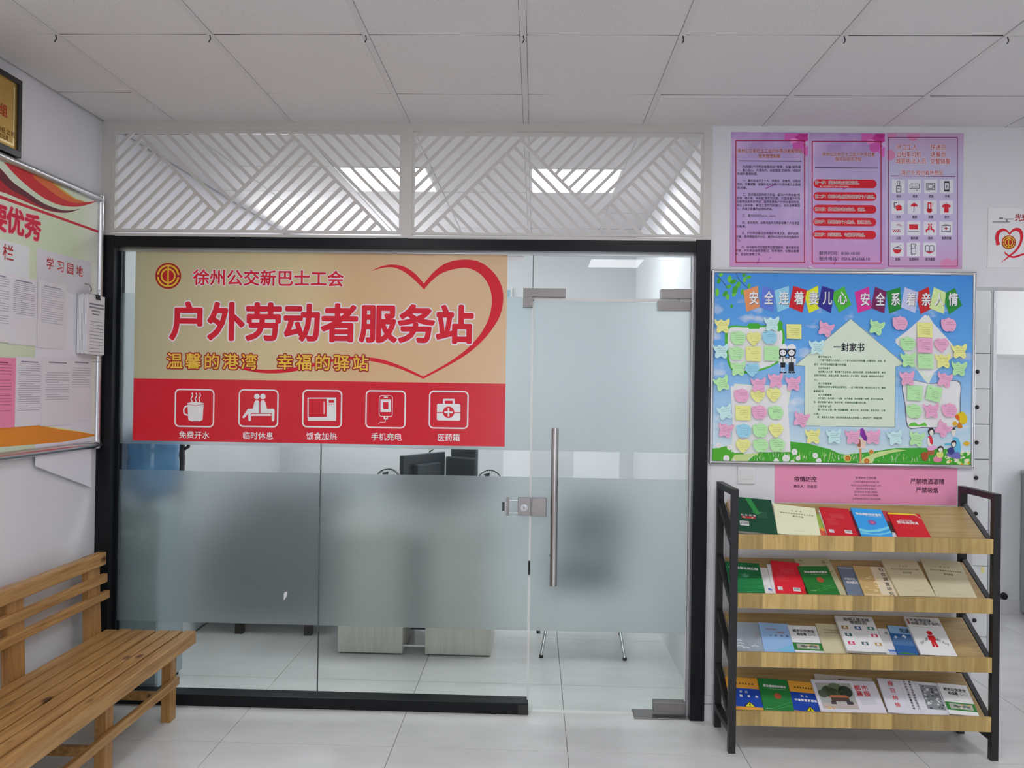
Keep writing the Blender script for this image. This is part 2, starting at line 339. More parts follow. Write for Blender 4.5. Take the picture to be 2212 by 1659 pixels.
# ---- ceiling: 0.6 m mineral tiles between bars running into the depth
cb = MB().box(X0 - .1, X1 + .1, Y0 - .1, 4.2, ZC + .035, ZC + .1, M('ceiling_void', (0.03, 0.03, 0.03), 0.9))
ceiling = cb.build('ceiling', kind='structure', label='suspended ceiling of off-white mineral tiles on thin bars', category='ceiling')
lights = {(-2, 2), (0, 2), (-2, -3), (1, -3), (-2, -7), (1, -7), (4, -3), (4, -7), (5, 1)}
bars = [(-.0625 + .6 * i) for i in range(-3, 8)]
for x in bars:
    MB().box(x - .0125, x + .0125, Y0, YB + 1.2, ZC - .004, ZC + .012, M('ceiling_bar_paint', (0.70, 0.68, 0.68), 0.9, spec=.08)).build('ceiling_bar', floor and ceiling)
xs = [X0] + bars + [X1]; ys = [Y0] + [-.411 + .6 * k for k in range(-10, 8)]
for i in range(len(xs) - 1):
    for j in range(len(ys) - 1):
        if ys[j + 1] - ys[j] < .05 or xs[i + 1] - xs[i] < .05: continue
        gi = round((xs[i + 1] + .0625) / .6) - 1; gj = round((ys[j + 1] + .411) / .6) - 1
        if (gi, gj) in lights: continue
        dz = random.uniform(-.0012, .0012); g = random.uniform(.001, .0018)
        gx = 0.0140
        xa, xb, ya, yb = xs[i] + gx, xs[i + 1] - gx, ys[j], ys[j + 1]; n_ = 8
        bow = lambda u: .0004 + g * 1.3 * abs(2 * u - 1) ** 1.5
        P = [(xa + (xb - xa) * k / n_, ya + bow(k / n_)) for k in range(n_ + 1)] + [(xb - (xb - xa) * k / n_, yb - bow(k / n_)) for k in range(n_ + 1)]
        t = MB(); b0_ = [(x, y, ZC - .001 + dz) for x, y in P]; t1_ = [(x, y, ZC + .014 + dz) for x, y in P]; N_ = len(P)
        t.add(b0_, [tuple(range(N_ - 1, -1, -1))], CEILM); t.add(b0_ + t1_, [(k, (k + 1) % N_, N_ + (k + 1) % N_, N_ + k) for k in range(N_)] + [tuple(range(N_, 2 * N_))], TEDGE_SHADE)
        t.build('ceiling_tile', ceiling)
for x in bars:      # little wire clips hanging from the bars at the crossings nearest the photographer
    m = MB(); m.tube([(x, -1.011, ZC - .002), (x + .004, -1.012, ZC - .02), (x - .002, -1.014, ZC - .032)], .0022, BLACK, 6); m.build('wire_clip', ceiling)
EMIT = M('light_diffuser', (0.9, 0.9, 0.9), 0.5, emit=(0.97, 0.97, 1.0, LAMP)); EMIT3 = M('light_diffuser_corridor', (0.9, 0.9, 0.92), 0.5, emit=(0.97, 0.97, 1.0, 5.0)); EMIT2 = M('light_diffuser_dim', (0.9, 0.9, 0.91), 0.5, emit=(0.97, 0.97, 1.0, LAMP_OUT))
for (gi, gj) in sorted(lights):
    xa = -.0625 + .6 * gi; ya = -.411 + .6 * gj
    where = {(-2, 2): 'square ceiling light seen through the left lattice and its mullion', (0, 2): 'square ceiling light seen through the right lattice'}.get((gi, gj), 'square ceiling light out of view, %s row over the front hall, %s' % ('near' if gj == -3 else 'far', {-2: 'left', 1: 'middle', 4: 'right'}.get(gi, 'corridor side')))
    t = thing('ceiling_light', where, 'light', (xa + .3, ya + .3, ZC - .004), 'square ceiling lights' if gj > 1 else 'ceiling lights behind the photographer')
    f = MB()
    for a, b_, c, d in ((xa + .014, xa + .03, ya + .003, ya + .597), (xa + .57, xa + .586, ya + .003, ya + .597), (xa + .03, xa + .57, ya + .003, ya + .02), (xa + .03, xa + .57, ya + .58, ya + .597)):
        f.box(a, b_, c, d, ZC - .003, ZC + .02, WHITEP)
    f.build('light_frame', t)
    MB().box(xa + .03, xa + .57, ya + .02, ya + .58, ZC, ZC + .012, EMIT if gj > 1 else EMIT3 if gj == 1 else EMIT2).build('diffuser', t)
# ---- walls
MB().box(X0 - .12, X0, Y0, YB + .12, 0, ZC + .03, WALL).build('wall_left', kind='structure', label='white painted wall on the left behind the bench', category='wall')
wf = MB(); wf.box(.872, 2.192, -.0, .14, 0, ZC + .03, WALL); wf.box(2.192, X1, .0, .14, 2.19, ZC + .03, WALL)
wf = wf.build('wall_front', kind='structure', label='white painted wall carrying the posters and blue board, with an opening at right', category='wall')
MB().box(.872, 1.0, .14, YB, 0, ZC + .03, WALL).build('wall_inner', kind='structure', label='white side wall of the glazed back room', category='wall')
MB().box(X0, .9, YB, YB + .12, 0, ZC + .03, WALL).build('wall_back', kind='structure', label='white end wall of the glazed back room', category='wall')
MB().box(X1, X1 + .12, Y0, 4.2, 0, ZC + .03, WALL).build('wall_right', kind='structure', label='white wall far to the right outside the frame', category='wall')
MB().box(1.0, X1, 2.1, 2.22, 0, ZC + .03, WALL2).build('wall_corridor', kind='structure', label='white end wall of the corridor seen past the bookshelf', category='wall')
wr = MB()
for a, b_, c, d in ((X0, -.45, 0, ZC), (.0, .5, 0, ZC), (1.2, X1, 0, ZC), (-.45, .0, 0, .35), (-.45, .0, 2.3, ZC), (.5, 1.2, 0, .35), (.5, 1.2, 2.3, ZC)): wr.box(a, b_, Y0 - .12, Y0, c, d, WALL)
wr.build('wall_rear', kind='structure', label='white wall with two windows behind the photographer', category='wall')
for i, (a, b_) in enumerate(((-.45, .0), (.5, 1.2))):
    t = thing('window_%d' % (i + 2), 'white framed window behind the photographer', 'window', ((a + b_) / 2, Y0, .35), 'windows behind the photographer', 'structure')
    m = MB()
    for q in ((a, a + .04, .35, 2.3), (b_ - .04, b_, .35, 2.3), (a + .04, b_ - .04, 1.5, 1.54), (a + .04, b_ - .04, .35, .39), (a + .04, b_ - .04, 2.26, 2.3)): m.box(q[0], q[1], Y0 - .08, Y0 - .03, q[2], q[3], WHITEP)
    m.build('window_frame', t)
t = thing('window_4', 'white window frame added around the fill light high on the back room left wall', 'window', (-2.24, 2.3, 2.0), kind='structure')  # unseen window, added to frame the back room's fill light
m = MB()
for q in ((1.80, 1.85, 2.0, 2.76), (2.75, 2.80, 2.0, 2.76), (1.85, 2.75, 2.0, 2.03), (1.85, 2.75, 2.73, 2.76)): m.box(-2.24, -2.19, q[0], q[1], q[2], q[3], WHITEP)
m.build('window_frame', t)
# tiled skirting at the foot of the front wall, with a moulded edge
m = MB(); m.box(.87, 2.19, -.012, 0, 0, .07, M('skirting_tile', (0.74, 0.74, 0.76), 0.25)); m.box(.87, 2.19, -.016, 0, .07, .082, M('skirting_tile', (0, 0, 0))); m.box(.87, 2.19, -.009, 0, .085, .125, M('skirting_tile', (0, 0, 0)))
m.build('baseboard_front', kind='structure', label='white glazed skirting along the poster wall', category='baseboard')
MB().box(1.0, X1, 2.085, 2.1, 0, .1, M('skirting_tile', (0, 0, 0))).build('baseboard_corridor', kind='structure', label='white skirting at the foot of the corridor wall', category='baseboard')
# corridor: dropped beam
MB().box(2.86, X1, 1.45, 2.1, 1.93, ZC, M('beam_paint', (0.84, 0.84, 0.84), 0.7)).build('trim_1', kind='structure', label='white dropped beam across the corridor behind the opening', category='beam')

# ================================================================ GLAZED PARTITION
YG = .05
fo_ = Fr((0, YG - .007, 0), (1, 0, 0), (0, 0, 1))
part = thing('window_1', 'black framed fixed glazing with a frosted band across the front of the back room', 'window', (-1.1, .02, 0), kind='structure')
MB().box(-2.24, -2.163, -.02, .075, 0, 2.405, DARK, .003).build('post', part)
MB().box(.80, .872, -.02, .075, 0, 2.41, DARK, .003).build('post', part)
MB().box(-2.163, .80, -.018, .075, 2.345, 2.402, DARK, .003).build('header', part)
m = MB(); m.box(-2.163, -.01, .0, .095, 0, .058, DARK, .004); m.build('sill', part)
m = MB(); m.box(-.06, -.008, -.004, .03, .003, .05, M('scuffed_black_tape', (0.05, 0.045, 0.04), 0.7, bump=1.0, bscale=120, var=.6)); m.build('sill_tape', part)
m = MB(); m.box(-2.163, .8, .03, .07, 2.333, 2.345, ALU); m.build('glazing_channel', part)
m = MB(); m.box(.790, .80, .025, .07, 0.0, 2.333, ALU); m.build('glazing_channel', part)
m = MB(); m.box(-2.163, -2.15, .03, .07, .06, 2.333, DARK); m.build('glazing_channel', part)
GE = M('glass_edge', (0.45, 0.62, 0.58), 0.2)
def pane(name, x0, x1, z0, z1, root, frosts, parent=None):
    g = MB(); g.box(x0, x1, YG - .006, YG + .006, z0, z1, GLASS); o = g.build(name, root)
    for a, b_ in frosts:
        f = MB(); f.box(x0 + .001, x1 - .001, YG - .0080, YG - .0065, a, b_, FROST); f.build('frosted_film', root, parent=o)
    return o
FZ = [(.415, 1.198), (1.333, 2.118)]
pane('glass_pane', -2.15, -1.099, .058, 2.333, part, FZ)
pane('glass_pane', -1.095, -.018, .058, 2.333, part, FZ)
pane('glass_pane', -.014, .790, 2.118, 2.333, part, [])
SEAL = M('pane_seam', (0.10, 0.12, 0.12), 0.5)
MB().box(-1.099, -1.095, YG - .007, YG + .005, .058, 2.333, SEAL).build('seam', part)
MB().box(-.018, -.014, YG - .007, YG + .005, 2.118, 2.333, SEAL).build('seam', part)
MB().box(*(lambda a, b: (a[0], b[0]))(fo_.px(1093, 556), fo_.px(1132, 556)), YG - .0072, YG - .0062, fo_.px(1100, 562)[1], fo_.px(1100, 552)[1], M('white_tape', (.8, .8, .8), .5)).build('tape', part)
cb_ = thing('wall_board', 'small white rimmed pale blue board on the far wall, its corner showing right of the banner', 'board', (-.37, YB, 2.2))
MB().box(-.55, -.205, YB - .012, YB - .001, 2.2, 2.53, M('white_rim', (.78, .8, .8), .4), .004).build('rim', cb_); MB().box(-.53, -.228, YB - .014, YB - .011, 2.22, 2.508, M('pale_blue_sheet', (.35, .55, .68), .5)).build('sheet', cb_)
# door leaf
door = thing('door_1', 'frameless frosted glass door with steel patch fittings and a long bar handle', 'door', (.4, YG, 0), kind='structure')
leaf = pane('glass_leaf', -.008, .783, .012, 2.098, door, [(.415, 1.198), (1.333, 2.096)])
WHS = M('white_door_seal', (0.72, 0.72, 0.70), 0.4)
m = MB(); m.box(-.0165, -.008, YG - .007, YG + .006, .06, 2.105, WHS); m.build('edge_seal', door)
m = MB(); m.box(-.0165, .79, YG - .007, YG + .006, 2.100, 2.117, WHS); m.build('edge_seal', door)
m = MB(); m.box(.783, .788, YG - .007, YG + .006, .03, 2.10, WHS); m.build('edge_seal', door)
m = MB(); m.box(-.0195, -.009, YG - .010, YG - .006, .70, .77, RUBBER); m.build('rubber_stop', door)
m = MB(); m.box(-.01, .54, YG - .02, YG + .02, -.0005, .004, WHS, .001); m.build('threshold_strip', door)
fr = Fr((0, YG - .024, 0), (1, 0, 0), (0, 0, 1))
def prect(x0, x1, y0, y1, f=fr):
    a0, b1 = f.px(x0, y0); a1, b0 = f.px(x1, y1); return a0, a1, b0, b1
def fitting(name, quads, root, mt=STEEL):
    m = MB()
    for q in quads:
        a0, a1, b0, b1 = prect(*q); m.box(a0, a1, YG - .024, YG + .024, b0, b1, mt, .0025)
    return m.build(name, root)
fitting('corner_patch', [(1130, 1222, 622, 642), (1130, 1150, 640, 664)], part)
fitting('pivot_patch', [(1428, 1498, 624, 645)], part)
fitting('top_patch', [(1422, 1492, 650, 671)], door)
fitting('bottom_patch', [(1412, 1482, 1517, 1540)], door)
a, b_ = fr.px(1468, 647); MB().cyl((a, YG, b_ - .012), (a, YG, b_ + .012), .008, STEEL, n=12).build('pivot', door)
m = MB(); m.box(.525, .80, -.012, .10, 0, .006, STEEL, .002); m.build('floor_spring_plate', door)
# lock pair
lk = fitting('lock_box', [(1149, 1180, 1076, 1116)], door)
lk2 = fitting('strike_box', [(1119, 1146, 1075, 1114)], part)
a, b_ = fr.px(1132, 1096)
m = MB(); m.cyl((a, YG - .034, b_), (a, YG - .024, b_), .0185, CHROME, n=24); m.cyl((a, YG - .037, b_), (a, YG - .034, b_), .013, CHROME, n=24); m.box(a - .0015, a + .0015, YG - .0378, YG - .037, b_ - .006, b_ + .004, BLACK); m.build('key_cylinder', part, parent=lk2)
m = MB()
for y in (1081, 1108):
    a0, b0 = fr.px(1097, y); a1, _ = fr.px(1119, y); m.cyl((a0, YG - .016, b0), (a1, YG - .016, b0), .0035, CHROME, n=10)
a0, a1, b0, b1 = prect(1094, 1099, 1075, 1114); m.box(a0, a1, YG - .024, YG - .008, b0, b1, STEEL, .002)
a0, a1, b0, b1 = prect(1085, 1090, 1085, 1104); m.box(a0, a1, YG - .02, YG - .012, b0, b1, M('lock_black', (0.03, 0.03, 0.03), 0.4))
a0, a1, b0, b1 = prect(1090, 1094, 1083, 1105); m.box(a0, a1, YG - .02, YG - .012, b0, b1, CHROME, .001)
m.build('bolt_frame', part, parent=lk2)
# pull handle: a long bar on two stand-offs, front and back
for sgn in (-1,):
    yb = YG - .075
    h = MB().cyl((.109, yb, .662), (.107, yb, 1.452), .0185, M('polished_steel', (0.5, 0.475, 0.46), .2, 1.0), n=36); ho = h.build('bar_handle', door)
    m = MB()
    for z in (.80, 1.325): m.cyl((.108, yb, z), (.108, YG - .006, z), .010, STEEL, n=14); m.cyl((.108, YG - .012, z), (.108, YG - .006, z), .019, CHROME, n=18)
    m.build('stand_off', door, parent=ho)

# ================================================================ LATTICE PANELS
def lattice(px_out, mirror, label):
    # opening and frame in metres on the plane y=0
    fo = Fr((0, .0, 0), (1, 0, 0), (0, 0, 1))
    (oxl, oxr, oyt, oyb, ixl, ixr, iyt, iyb) = px_out
    oa0, ob1 = fo.px(oxl, oyt); oa1, ob0 = fo.px(oxr, oyb)
    ia0, ib1 = fo.px(ixl, iyt); ia1, ib0 = fo.px(ixr, iyb)
    t = thing('lattice_panel', label, 'lattice panel', ((oa0 + oa1) / 2, .0, ob0), 'white diagonal lattice panels above the glazing')
    f = MB()
    for q in ((oa0, ia0, ob0, ob1), (ia1, oa1, ob0, ob1), (ia0, ia1, ob0, ib0), (ia0, ia1, ib1, ob1)): f.box(q[0], q[1], -.008, .006, q[2], q[3], LATT)
    f.build('border', t)
    W, H = ia1 - ia0, ib1 - ib0; k = W / 610.0; wd = 9.6 / math.sqrt(2) * k; p = 29.75 * k; Hp = H
    def clip(line, keep):
        P = line
        for (A, B, Cc) in keep:          # keep A*x+B*y<=C
            Q = []
            for i in range(len(P)):
                a_, b2 = P[i], P[(i + 1) % len(P)]; da = A * a_[0] + B * a_[1] - Cc; db = A * b2[0] + B * b2[1] - Cc
                if da <= 0: Q.append(a_)
                if da * db < 0: s_ = da / (da - db); Q.append((a_[0] + (b2[0] - a_[0]) * s_, a_[1] + (b2[1] - a_[1]) * s_))
            P = Q
            if len(P) < 3: return None
        return P
    hw = wd * math.sqrt(2) / 2; e = .004
    box_ = [(-1, 0, e), (1, 0, W + e), (0, -1, e), (0, 1, Hp + e)]
    def slat(kind, val, keep, pr=0):           # kind '/' : x+y=val ; '\\' : x-y=val ; y downwards from the top
        L = 2 * W
        if kind == '/': q = [(val - hw + L, -L), (val + hw + L, -L), (val + hw - L, L), (val - hw - L, L)]
        else: q = [(val - hw - L, -L), (val + hw - L, -L), (val + hw + L, L), (val - hw + L, L)]
        P = clip(q, box_ + keep)
        if not P: return
        pts = [((ia0 + x) if not mirror else (ia1 - x), ib1 - y) for x, y in P]
        MB().prism([(x, -.007 - pr, z) for x, z in pts], (0, .011 + 2 * pr, 0), LATT).build('slat', t)
    b1 = 49.5 * k; b2 = 391 * k; b3 = 377 * k
    for i in range(12):                                      # region 1
        slat('/', 33.9 * k + p * i, [(1, -1, b1)])
    slat('\\', b1, [(1, 1, b2)], .0002); slat('/', b2, [(1, -1, b3)], .0003); slat('\\', b3, [], .0004)
    for i in range(1, 11): slat('\\', b1 + p * i, [(1, 1, b2)])          # region 2
    for i in range(1, 24): slat('/', b2 + p * i, [(1, -1, b3)])           # region 3
    for i in range(1, 9): slat('\\', b3 + p * i, [])                      # region 4
    return t
lattice((243, 868, 280, 506, 252, 862, 288, 500), False, 'left white lattice panel of diagonal slats above the glazing')
lattice((891, 1519, 287, 513, 898, 1511, 294, 508), True, 'right white lattice panel of diagonal slats above the door')
m = MB()
fo = Fr((0, 0, 0), (1, 0, 0), (0, 0, 1))
za, zb = 2.403, ZC + .002
xl0 = fo.px(243, 400)[0]; xl1 = fo.px(868, 400)[0]; xr0 = fo.px(891, 400)[0]; xr1 = fo.px(1518, 400)[0]
ztop = fo.px(870, 284)[1]; zbot = fo.px(870, 510)[1]
for q in ((X0, xl0, za, zb), (xl1, xr0, za, zb), (xr1, .872, za, zb), (xl0, xl1, za, zbot), (xr0, xr1, za, zbot), (xl0, xl1, ztop, zb), (xr0, xr1, ztop, zb)): m.box(q[0], q[1], -.012, .05, q[2], q[3], LATT)
m.build('trim_2', kind='structure', label='white frame holding the two lattice panels above the glazing', category='trim')

def grad_mat(name, stops, axis='X', rough=0.5, noise=0, blotch=None, bs=3.0, bt=.62, k=None):
    "a colour gradient across the sheet, optionally with printed soft blotches"
    m, n, l, b = nmat(name); t = n.new('ShaderNodeTexCoord'); s = n.new('ShaderNodeSeparateXYZ'); l.new(t.outputs['Generated'], s.inputs[0])
    r = n.new('ShaderNodeValToRGB'); el = r.color_ramp.elements
    while len(el) < len(stops): el.new(0.5)
    for e, (p, c) in zip(el, stops): e.position = p; e.color = (*C(*c, k), 1)
    l.new(s.outputs[axis], r.inputs['Fac']); out = r.outputs['Color']
    if blotch:
        ns = n.new('ShaderNodeTexNoise'); ns.inputs['Scale'].default_value = bs; ns.inputs['Detail'].default_value = 5; l.new(t.outputs['Object'], ns.inputs['Vector'])
        mr = n.new('ShaderNodeMapRange'); mr.inputs['From Min'].default_value = bt; mr.inputs['From Max'].default_value = bt + .14; mr.clamp = True; l.new(ns.outputs['Fac'], mr.inputs['Value'])
        mx = n.new('ShaderNodeMix'); mx.data_type = 'RGBA'; l.new(mr.outputs['Result'], mx.inputs['Factor']); l.new(out, mx.inputs['A']); mx.inputs['B'].default_value = (*C(*blotch, k), 1); out = mx.outputs['Result']
    l.new(out, b.inputs['Base Color']); b.inputs['Roughness'].default_value = rough; b.inputs['Specular IOR Level'].default_value = 0.35
    return m
RED = ink((186, 28, 44)); DRED = ink((140, 26, 34)); WHT = ink((215, 205, 215)); GOLD = ink((205, 165, 50))
def emblem(m, fr, c, R, h=.0004):
    "round union emblem: red disc, two gold rings and an upright"
    m.disc(fr, c, R * 1.03, ink((230, 170, 110)), h, 40); m.disc(fr, c, R, DRED, h + .0002, 40)
    Rd = ink((165, 30, 32))
    m.ring(fr, c, .72 * R, .86 * R, GOLD, h + .0004, 6, 174); m.ring(fr, c, .72 * R, .86 * R, GOLD, h + .0004, 186, 354)
    m.disc(fr, c, .47 * R, Rd, h + .0003, 30); m.ring(fr, c, .45 * R, .58 * R, GOLD, h + .0004)
    m.rect(fr, c[0] - .06 * R, c[0] + .06 * R, c[1] - .84 * R, c[1] + .84 * R, GOLD, h + .0006)
    for s in (-1, 1): m.rect(fr, c[0] + s * .44 * R - .02 * R, c[0] + s * .44 * R + .02 * R, c[1] - .04 * R, c[1] + .04 * R, DRED, h + .0005)
def rrect(a0, a1, b0, b1, r, n=5):
    P = []
    for cx, cy, t0 in ((a1 - r, b1 - r, 0), (a0 + r, b1 - r, 90), (a0 + r, b0 + r, 180), (a1 - r, b0 + r, 270)):
        for k in range(n + 1): t = math.radians(t0 + 90 * k / n); P.append((cx + r * math.cos(t), cy + r * math.sin(t)))
    return P
def loop_line(m, fr, P, wd, mt, h=.0004): m.line(fr, list(P) + [P[0]], wd, mt, h)

# ================================================================ BANNER ON THE GLASS
fb_ = Fr((0, YG - .0084, 0), (1, 0, 0), (0, 0, 1))
ba0, bb1 = fb_.px(293.5, 541); ba1, bb0 = fb_.px(1090, 965)
zr = fb_.px(690, 823)[1]
bn = thing('service_station_banner', 'beige and red union service station banner stuck on the glass', 'banner', ((ba0 + ba1) / 2, YG - .007, bb0))
m = MB(); m.fbox(fb_, ba0, ba1, zr, bb1, 0, .0004, grad_mat('banner_beige', [(0, (164, 160, 130)), (.45, (190, 172, 132)), (.6, (190, 158, 122)), (1, (192, 162, 130))], rough=.22))  # greenish beige at the left end, warmer tan towards the right
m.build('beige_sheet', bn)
m = MB(); m.fbox(fb_, ba0, ba1, bb0, zr, 0, .0004, M('banner_red', C(184, 16, 36), .25)); m.build('red_sheet', bn)
F = fb_
m = MB(); emblem(m, F, F.px(363.5, 596), F.k(363, 596)[0] * 28, .0008); m.build('emblem', bn)
def outlined(m, s_, x0, x1, y, hp, c1, c2, r1, r2):
    ptext(m, F, s_, x0, x1, y, hp, c2, .0009, r2, 20); ptext(m, F, s_, x0, x1, y, hp, c1, .0014, r1, 16)
PKW = ink((226, 196, 205))
m = MB(); outlined(m, '徐州公交新巴士工会', 417, 743, 600.5, 33, RED, PKW, .022, .065); m.build('lettering', bn)
m = MB(); outlined(m, '户外劳动者服务站', 366, 1023, 697, 78, RED, PKW, .035, .068); m.build('lettering', bn)
YEL = ink((224, 168, 62)); m = MB(); outlined(m, '温馨的港湾', 360, 556, 780.5, 33, YEL, DRED, .016, .085); outlined(m, '幸福的驿站', 598, 797, 783, 33, YEL, DRED, .016, .085); m.build('lettering', bn)
def hp_(L): return [F.px(700 + x / 3.53, 530 + y / 3.53) for x, y in L]
def strip(m, P, Q, mt, h):
    n = min(len(P), len(Q)); V = [F.p(a, b, h) for a, b in P[:n]] + [F.p(a, b, h) for a, b in Q[:n]]
    m.add(V, [(i, i + 1, n + i + 1, n + i) for i in range(n - 1)], mt)
m = MB(); sp = lambda L: smooth_pts(hp_(L), 5, False)
strip(m, sp([(360, 195), (440, 160), (520, 147), (610, 163), (690, 212), (762, 291)]), sp([(360, 196), (440, 174), (520, 168), (600, 196), (680, 255), (763, 337)]), RED, .0007)
strip(m, sp([(762, 291), (840, 200), (940, 132), (1080, 108), (1200, 133), (1300, 215), (1355, 315), (1366, 420), (1340, 540), (1270, 655), (1190, 745), (1090, 830), (950, 915), (757, 1018)]),
      sp([(763, 337), (830, 262), (920, 203), (1060, 172), (1150, 193), (1220, 248), (1265, 330), (1280, 430), (1258, 550), (1200, 665), (1125, 755), (1040, 830), (920, 910), (757, 1000)]), RED, .0007)
strip(m, sp([(757, 1000), (600, 925), (450, 872), (330, 853), (200, 849), (60, 868), (-110, 905), (-250, 935), (-380, 948), (-480, 948), (-600, 932), (-720, 900)]),
      sp([(757, 1018), (600, 950), (450, 902), (330, 880), (200, 872), (60, 888), (-110, 932), (-250, 965), (-380, 976), (-480, 972), (-610, 950), (-722, 906)]), RED, .0006)
m.build('heart_ribbon', bn)
WB = M('banner_white', C(222, 208, 218), .3)
def iconbox(m, x0, y0, x1, y1, wd=3.0):
    a0, b1 = F.px(x0, y0); a1, b0 = F.px(x1, y1); k = F.k(x0, y0)[0]; loop_line(m, F, rrect(a0, a1, b0, b1, 9 * k), wd * k, WB, .0008); return k
def pp(m, L, mt=WB, h=.0008): ppoly(m, F, L, mt, h)
def pdisc(m, x, y, r, mt=WB, h=.0008, fr_=None): f_ = fr_ or F; m.disc(f_, f_.px(x, y), r * f_.k(x, y)[0], mt, h, 18)
def pline(m, L, wd, mt=WB, h=.0008, fr_=None): f_ = fr_ or F; m.line(f_, [f_.px(*p) for p in L], wd * f_.k(*L[0])[0], mt, h)
RB = M('banner_red', (0, 0, 0))
# hot drink
m = MB(); iconbox(m, 379.5, 841, 461, 922)
pp(m, [(405, 871), (440, 871), (438, 907), (432, 910), (414, 910), (407, 907)]); pp(m, smooth_pts([(405, 871), (422, 868.5), (440, 871), (422, 874)], 4), WB); pline(m, [(405, 873), (422, 876.5), (440, 873)], 1.0, RB, .0011)
pline(m, smooth_pts([(406, 877), (400, 879), (397, 886), (399, 894), (407, 897)], 4, False), 3.2)
for x in (415, 424, 432): pline(m, smooth_pts([(x, 868), (x - 2, 861), (x + 1, 855), (x, 849)], 4, False), 2.2)
m.build('hot_drink_icon', bn)
# two people back to back on a seat
m = MB(); iconbox(m, 517.5, 842, 599.5, 922)
for s in (-1, 1):
    cx = 561.5; q = lambda L: [(cx + s * (x), y) for x, y in L]
    pdisc(m, cx + s * 6.5, 856.5, 6)
    pp(m, q([(1.2, 892), (1.2, 868), (4, 864.5), (9, 864.5), (12, 869), (15.5, 883), (29, 883), (32, 886), (31, 908), (28, 910.5), (25.5, 908), (25, 892)]) if s > 0 else q([(1.2, 892), (1.2, 868), (4, 864.5), (9, 864.5), (12, 869), (15.5, 883), (26, 883), (38, 901), (35, 904), (29, 898), (25, 892), (25, 908), (22, 910), (19.5, 908), (19.5, 892)]))
pp(m, [(543, 894), (585, 894), (585, 898.5), (543, 898.5)]); m.build('seating_icon', bn)
# microwave
m = MB(); iconbox(m, 655, 843, 737, 923)
loop_line(m, F, [F.px(*p) for p in ((665.5, 860), (725, 860), (725, 902), (665.5, 902))], .006, WB, .0008); pp(m, [(706, 861), (725, 861), (725, 902), (706, 902)]); pp(m, [(665, 903), (726, 903), (726, 909), (665, 909)]); pline(m, [(700, 868), (700, 894)], 1.6)
pp(m, [(710, 864), (722, 864), (722, 870), (710, 870)], RB, .0011)
for x in (711, 716, 721): pdisc(m, x, 874, 1, RB, .0011)
m.build('microwave_icon', bn)
# phone
m = MB(); iconbox(m, 791.5, 844, 874.5, 924.5)
P = rrect(*(lambda a, b: (a[0], b[0], b[1], a[1]))(F.px(819.5, 854.5), F.px(847.5, 899.5)), .012); loop_line(m, F, P, .0028, WB, .0008)
pp(m, [(822, 862.5), (845, 862.5), (845, 890), (822, 890)]); pp(m, [(828, 869), (839, 869), (839, 884), (828, 884)], RB, .0011); pline(m, [(830, 858), (837, 858)], 2.4); pp(m, [(829, 899), (838, 899), (838, 906), (829, 906)]); pp(m, [(831.5, 900), (835.5, 900), (835.5, 903), (831.5, 903)], RB, .0011)
pline(m, smooth_pts([(833, 906), (831, 912), (822, 912), (818, 915)], 4, False), 1.2); m.build('phone_icon', bn)
# first aid case
m = MB(); iconbox(m, 928.5, 845, 1010, 925.5)
a0, b1 = F.px(944, 872); a1, b0 = F.px(994, 909); m.poly(F, rrect(a0, a1, b0, b1, .008), WB, .0008)
pline(m, [(959, 872), (959, 863.5), (980, 863.5), (980, 872)], 4.0); pline(m, [(944, 891), (994, 891)], 1.6, RB, .0011); pdisc(m, 969, 890.5, 12.5, RB, .0011)
pline(m, [(969, 882.5), (969, 898.5)], 3.6, WB, .0014); pline(m, [(961, 890.5), (977, 890.5)], 3.6, WB, .0014); m.build('medicine_case_icon', bn)
for s_, x0, x1, y in (('免费开水', 386.5, 453, 939.5), ('临时休息', 524, 590.5, 941), ('饭食加热', 661.5, 728, 942), ('手机充电', 801.5, 868, 943.5), ('医药箱', 944.5, 993.5, 945)):
    m = MB(); ptext(m, F, s_, x0, x1, y, 15.5, WB, .0009, .012); m.build('lettering', bn)

# ================================================================ PINK POSTERS
def poster(label, q, mt, y=-.0015, th=.0008, name='wall_poster', group=None, cat='poster'):
    fr = Fr((0, y, 0), (1, 0, 0), (0, 0, 1)); a0, b1 = fr.px(q[0], q[1]); a1, b0 = fr.px(q[2], q[3])
    t = thing(name, label, cat, ((a0 + a1) / 2, y, b0), group); MB().fbox(fr, a0, a1, b0, b1, 0, th, mt).build('sheet', t)
    return t, Fr((0, y - th, 0), (1, 0, 0), (0, 0, 1))
LIL = lambda nm: grad_mat(nm, [(0, (180, 128, 172)), (.35, (164, 140, 184)), (.7, (166, 150, 188)), (1, (152, 120, 172))], 'Z', .45, blotch=(182, 158, 194), bs=3.5, bt=.5)
BRD = ink((150, 24, 62)); NAV = ink((52, 48, 78)); TXT = ink((46, 40, 66))
def border(m, F, x0, y0, x1, y1, wd=2.2, mt=BRD):
    P = [F.px(*p) for p in ((x0, y0), (x1, y0), (x1, y1), (x0, y1))]; m.line(F, P + [P[0]], wd * F.k(x0, y0)[0], mt, .0002)
